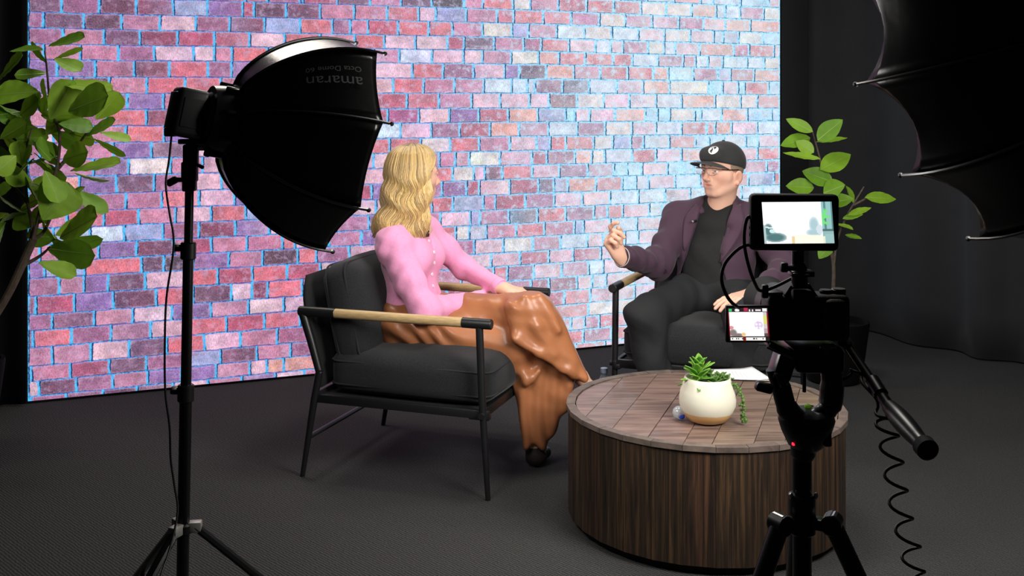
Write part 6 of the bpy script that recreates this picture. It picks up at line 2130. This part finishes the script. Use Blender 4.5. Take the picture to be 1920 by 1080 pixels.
    for a_, b_, r_ in (((968, 690, 3.955), (990, 715, 3.95), 0.008), ((990, 715, 3.95), (1010, 696, 3.955), 0.006), 
                       ((985, 560, 3.905), (1006, 612, 3.895), 0.011), ((1006, 612, 3.895), (1036, 664, 3.915), 0.008), ((1012, 556, 3.92), (1046, 620, 3.915), 0.010), ((950, 575, 3.92), (970, 618, 3.90), 0.008)):
        t.cap(A(P(*a_)), A(P(*b_)), r_, r_ * 0.7, 0.04)
    Vt, Ft = t.mesh(0.0052, smooth=4)
    nt_ = normals(Vt, Ft)
    Vt = folds(Vt, nt_, [((1, 0, 1), 0.075, 0.0022, 0.9), ((0.2, 0.1, 1), 0.05, 0.0010, 2.6)])
    low = np.clip((0.44 - Vt[:, 2]) / 0.12, 0, 1)
    Vt = Vt + nt_ * (0.0055 * low * np.sin(2 * PI * Vt[:, 0] / 0.058 + 2.2 * np.sin(Vt[:, 2] * 8.0) + 6 * Vt[:, 2]))[:, None]
    hipm = np.clip((-0.10 - Vt[:, 0]) / 0.15, 0, 1)
    Vt = Vt + nt_ * (0.004 * hipm * np.sin(2 * PI * (Vt[:, 0] * 0.8 + Vt[:, 2]) / 0.07 + 2.0 * np.sin(Vt[:, 0] * 20)))[:, None]
    m_lt = M('tan_leather', (172, 110, 72), 0.36, var=0.08, vscale=7, bump=0.08, bscale=90, spec=0.5)
    np_obj('leather_trousers', Vt, Ft, m_lt, root)
    # feet
    m_sh = M('nude_heel', (206, 168, 142), 0.4)
    sh = SDF()
    a2 = anL + (anL - knL) * 0.10
    sh.chain([a2, a2 + A((0.045, 0.0, -0.045)), a2 + A((0.10, -0.01, -0.065))], [0.026, 0.026, 0.016], 0.02)
    np_obj('shoe', *sh.mesh(0.005), m_sh, root)
    sh = SDF()
    sh.cap(A((anR[0], anR[1], 0.07)), A((anR[0] + 0.02, anR[1], 0.04)), 0.03, 0.032, 0.02)
    sh.cap(A((anR[0] + 0.0, anR[1], 0.034)), A((anR[0] + 0.05, anR[1] + 0.09, 0.026)), 0.030, 0.022, 0.02)
    np_obj('shoe', *sh.mesh(0.005), M('dark_boot', (40, 32, 30), 0.5), root)
    # ---- hair: soft volume plus wavy locks
    m_hair = M('blond_hair', (206, 168, 104), 0.42, attr='tint', spec=0.5, sheen=0.1)
    rr = random.Random(12)
    fa = math.atan2(face[1], face[0])
    def flare(ph):
        d = math.cos(ph - math.radians(200))
        return 0.062 * max(0.0, d) ** 1.2
    def rad(ph, z):
        sh_ = 1.05 + 0.06 * math.cos(2 * (ph - fa)) - 0.05 * math.cos(ph - fa)
        prof = [(0.130, 0.010), (0.127, 0.032), (0.116, 0.060), (0.094, 0.082), (0.055, 0.096), (0.0, 0.101), (-0.05, 0.101), (-0.10, 0.096), (-0.15, 0.092), (-0.20, 0.090), (-0.26, 0.088)]
        zz = [p[0] for p in prof][::-1]; rv = [p[1] for p in prof][::-1]
        r = float(np.interp(z, zz, rv)) * sh_
        return r + flare(ph) * max(0.0, min(1.0, (-0.05 - z) / 0.16)) ** 1.2
    def lock(ph, z_end, depth, phase, width, amp):
        pts = []
        n = 26
        for i in range(n + 1):
            z = 0.130 + (z_end - 0.130) * (i / n) ** (1.25 if i < 8 else 1.0) if False else 0.130 + (z_end - 0.130) * (0.35 * (i / n) + 0.65 * (i / n) ** 1.7)
            ramp = max(0.0, min(1.0, (0.05 - z) / 0.10))
            w = 2 * PI * z / 0.105 + phase
            r = rad(ph, z) - depth + amp * ramp * math.sin(w)
            pp = ph + (amp * 1.1 * ramp * math.cos(w + 0.5)) / max(r, 0.04)
            # sweep back from the face below the cheek
            pts.append(Vector((hc[0] + r * math.cos(pp), hc[1] + r * math.sin(pp), hc[2] + z)))
        return pts
    lo, hi = fa + math.radians(62), fa + 2 * PI - math.radians(82)
    vs_all, fs_all, col_all = [], [], []
    base = np.array(lin((206, 174, 118)))
    def add_lock(pts, r, colr):
        mb = MB()
        n = len(pts)
        rs = [r * (0.5 + 0.5 * min(1, i / 5)) * (1 - 0.75 * max(0, (i - n * 0.7) / (n * 0.3)) ** 1.5) for i in range(n)]
        mb.tube(pts, rs, 6)
        k = len(vs_all)
        vs_all.extend(mb.v); fs_all.extend([tuple(i + k for i in f_) for f_ in mb.f])
        for i in range(n):
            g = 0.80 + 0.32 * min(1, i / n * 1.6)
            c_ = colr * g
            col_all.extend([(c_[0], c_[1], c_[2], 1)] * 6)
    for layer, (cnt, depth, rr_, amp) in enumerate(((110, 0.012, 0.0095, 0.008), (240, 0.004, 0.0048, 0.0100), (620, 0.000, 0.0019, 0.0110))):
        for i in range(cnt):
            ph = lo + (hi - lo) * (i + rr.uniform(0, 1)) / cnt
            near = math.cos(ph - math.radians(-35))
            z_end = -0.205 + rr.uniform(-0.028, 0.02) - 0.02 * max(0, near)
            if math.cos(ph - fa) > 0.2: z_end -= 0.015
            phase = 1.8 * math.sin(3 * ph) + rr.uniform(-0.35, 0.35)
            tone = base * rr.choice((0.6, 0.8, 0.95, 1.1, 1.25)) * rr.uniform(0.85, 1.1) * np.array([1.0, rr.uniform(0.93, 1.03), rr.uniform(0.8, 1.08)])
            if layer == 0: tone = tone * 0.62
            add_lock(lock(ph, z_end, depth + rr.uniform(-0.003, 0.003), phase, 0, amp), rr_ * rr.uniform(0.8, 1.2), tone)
    # crown sweep: strands from the parting over the hairline, back and down along the face
    for i in range(220):
        u = i / 219
        side = -1 if u < 0.55 else 1
        ph = fa + math.radians(-75 + 150 * u)
        end = fa + (math.radians(-77 - 12 * rr.random()) if side < 0 else math.radians(58 + 10 * rr.random()))
        z_end = -0.06 - 0.14 * rr.random()
        phase = 1.8 * math.sin(3 * end) + rr.uniform(-0.4, 0.4)
        pts = []
        for k in range(22):
            q = k / 21
            z = 0.132 + (z_end - 0.132) * (0.25 * q + 0.75 * q ** 2.0)
            e = min(1.0, q * 1.9) ** 1.3
            pp = ph + (end - ph) * e
            ramp = max(0.0, min(1.0, (0.05 - z) / 0.10))
            w = 2 * PI * z / 0.105 + phase
            r = rad(pp, z) + 0.002 + 0.009 * ramp * math.sin(w) - 0.012 * max(0, math.cos(pp - fa) - 0.35)
            pts.append(Vector((hc[0] + r * math.cos(pp), hc[1] + r * math.sin(pp), hc[2] + z)))
        add_lock(pts, 0.0030 * rr.uniform(0.7, 1.2), base * rr.uniform(0.7, 1.2))
    me = bpy.data.meshes.new('wavy_hair')
    me.from_pydata(vs_all, [], fs_all)
    at = me.attributes.new('tint', 'FLOAT_COLOR', 'POINT')
    at.data.foreach_set('color', np.array(col_all, dtype=np.float32).ravel())
    ho = finish('wavy_hair', me, m_hair, root)
    # scalp volume under the locks
    hv = SDF()
    hv.ell(hc + A((0, 0, 0.030)) - A(face) * 0.013, (0.098, 0.080, 0.095), R, 0.02)
    hv.fn(lambda p: -1.0 * (((p - hc) @ R)[..., 0] - 0.062 + 0.4 * np.clip(-((p - hc) @ R)[..., 2], -0.03, 0.2)) , hc - 0.25, hc + 0.25, 0.006, sub=True)
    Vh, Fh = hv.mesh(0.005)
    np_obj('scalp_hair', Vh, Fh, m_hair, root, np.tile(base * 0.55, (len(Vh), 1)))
build_woman()
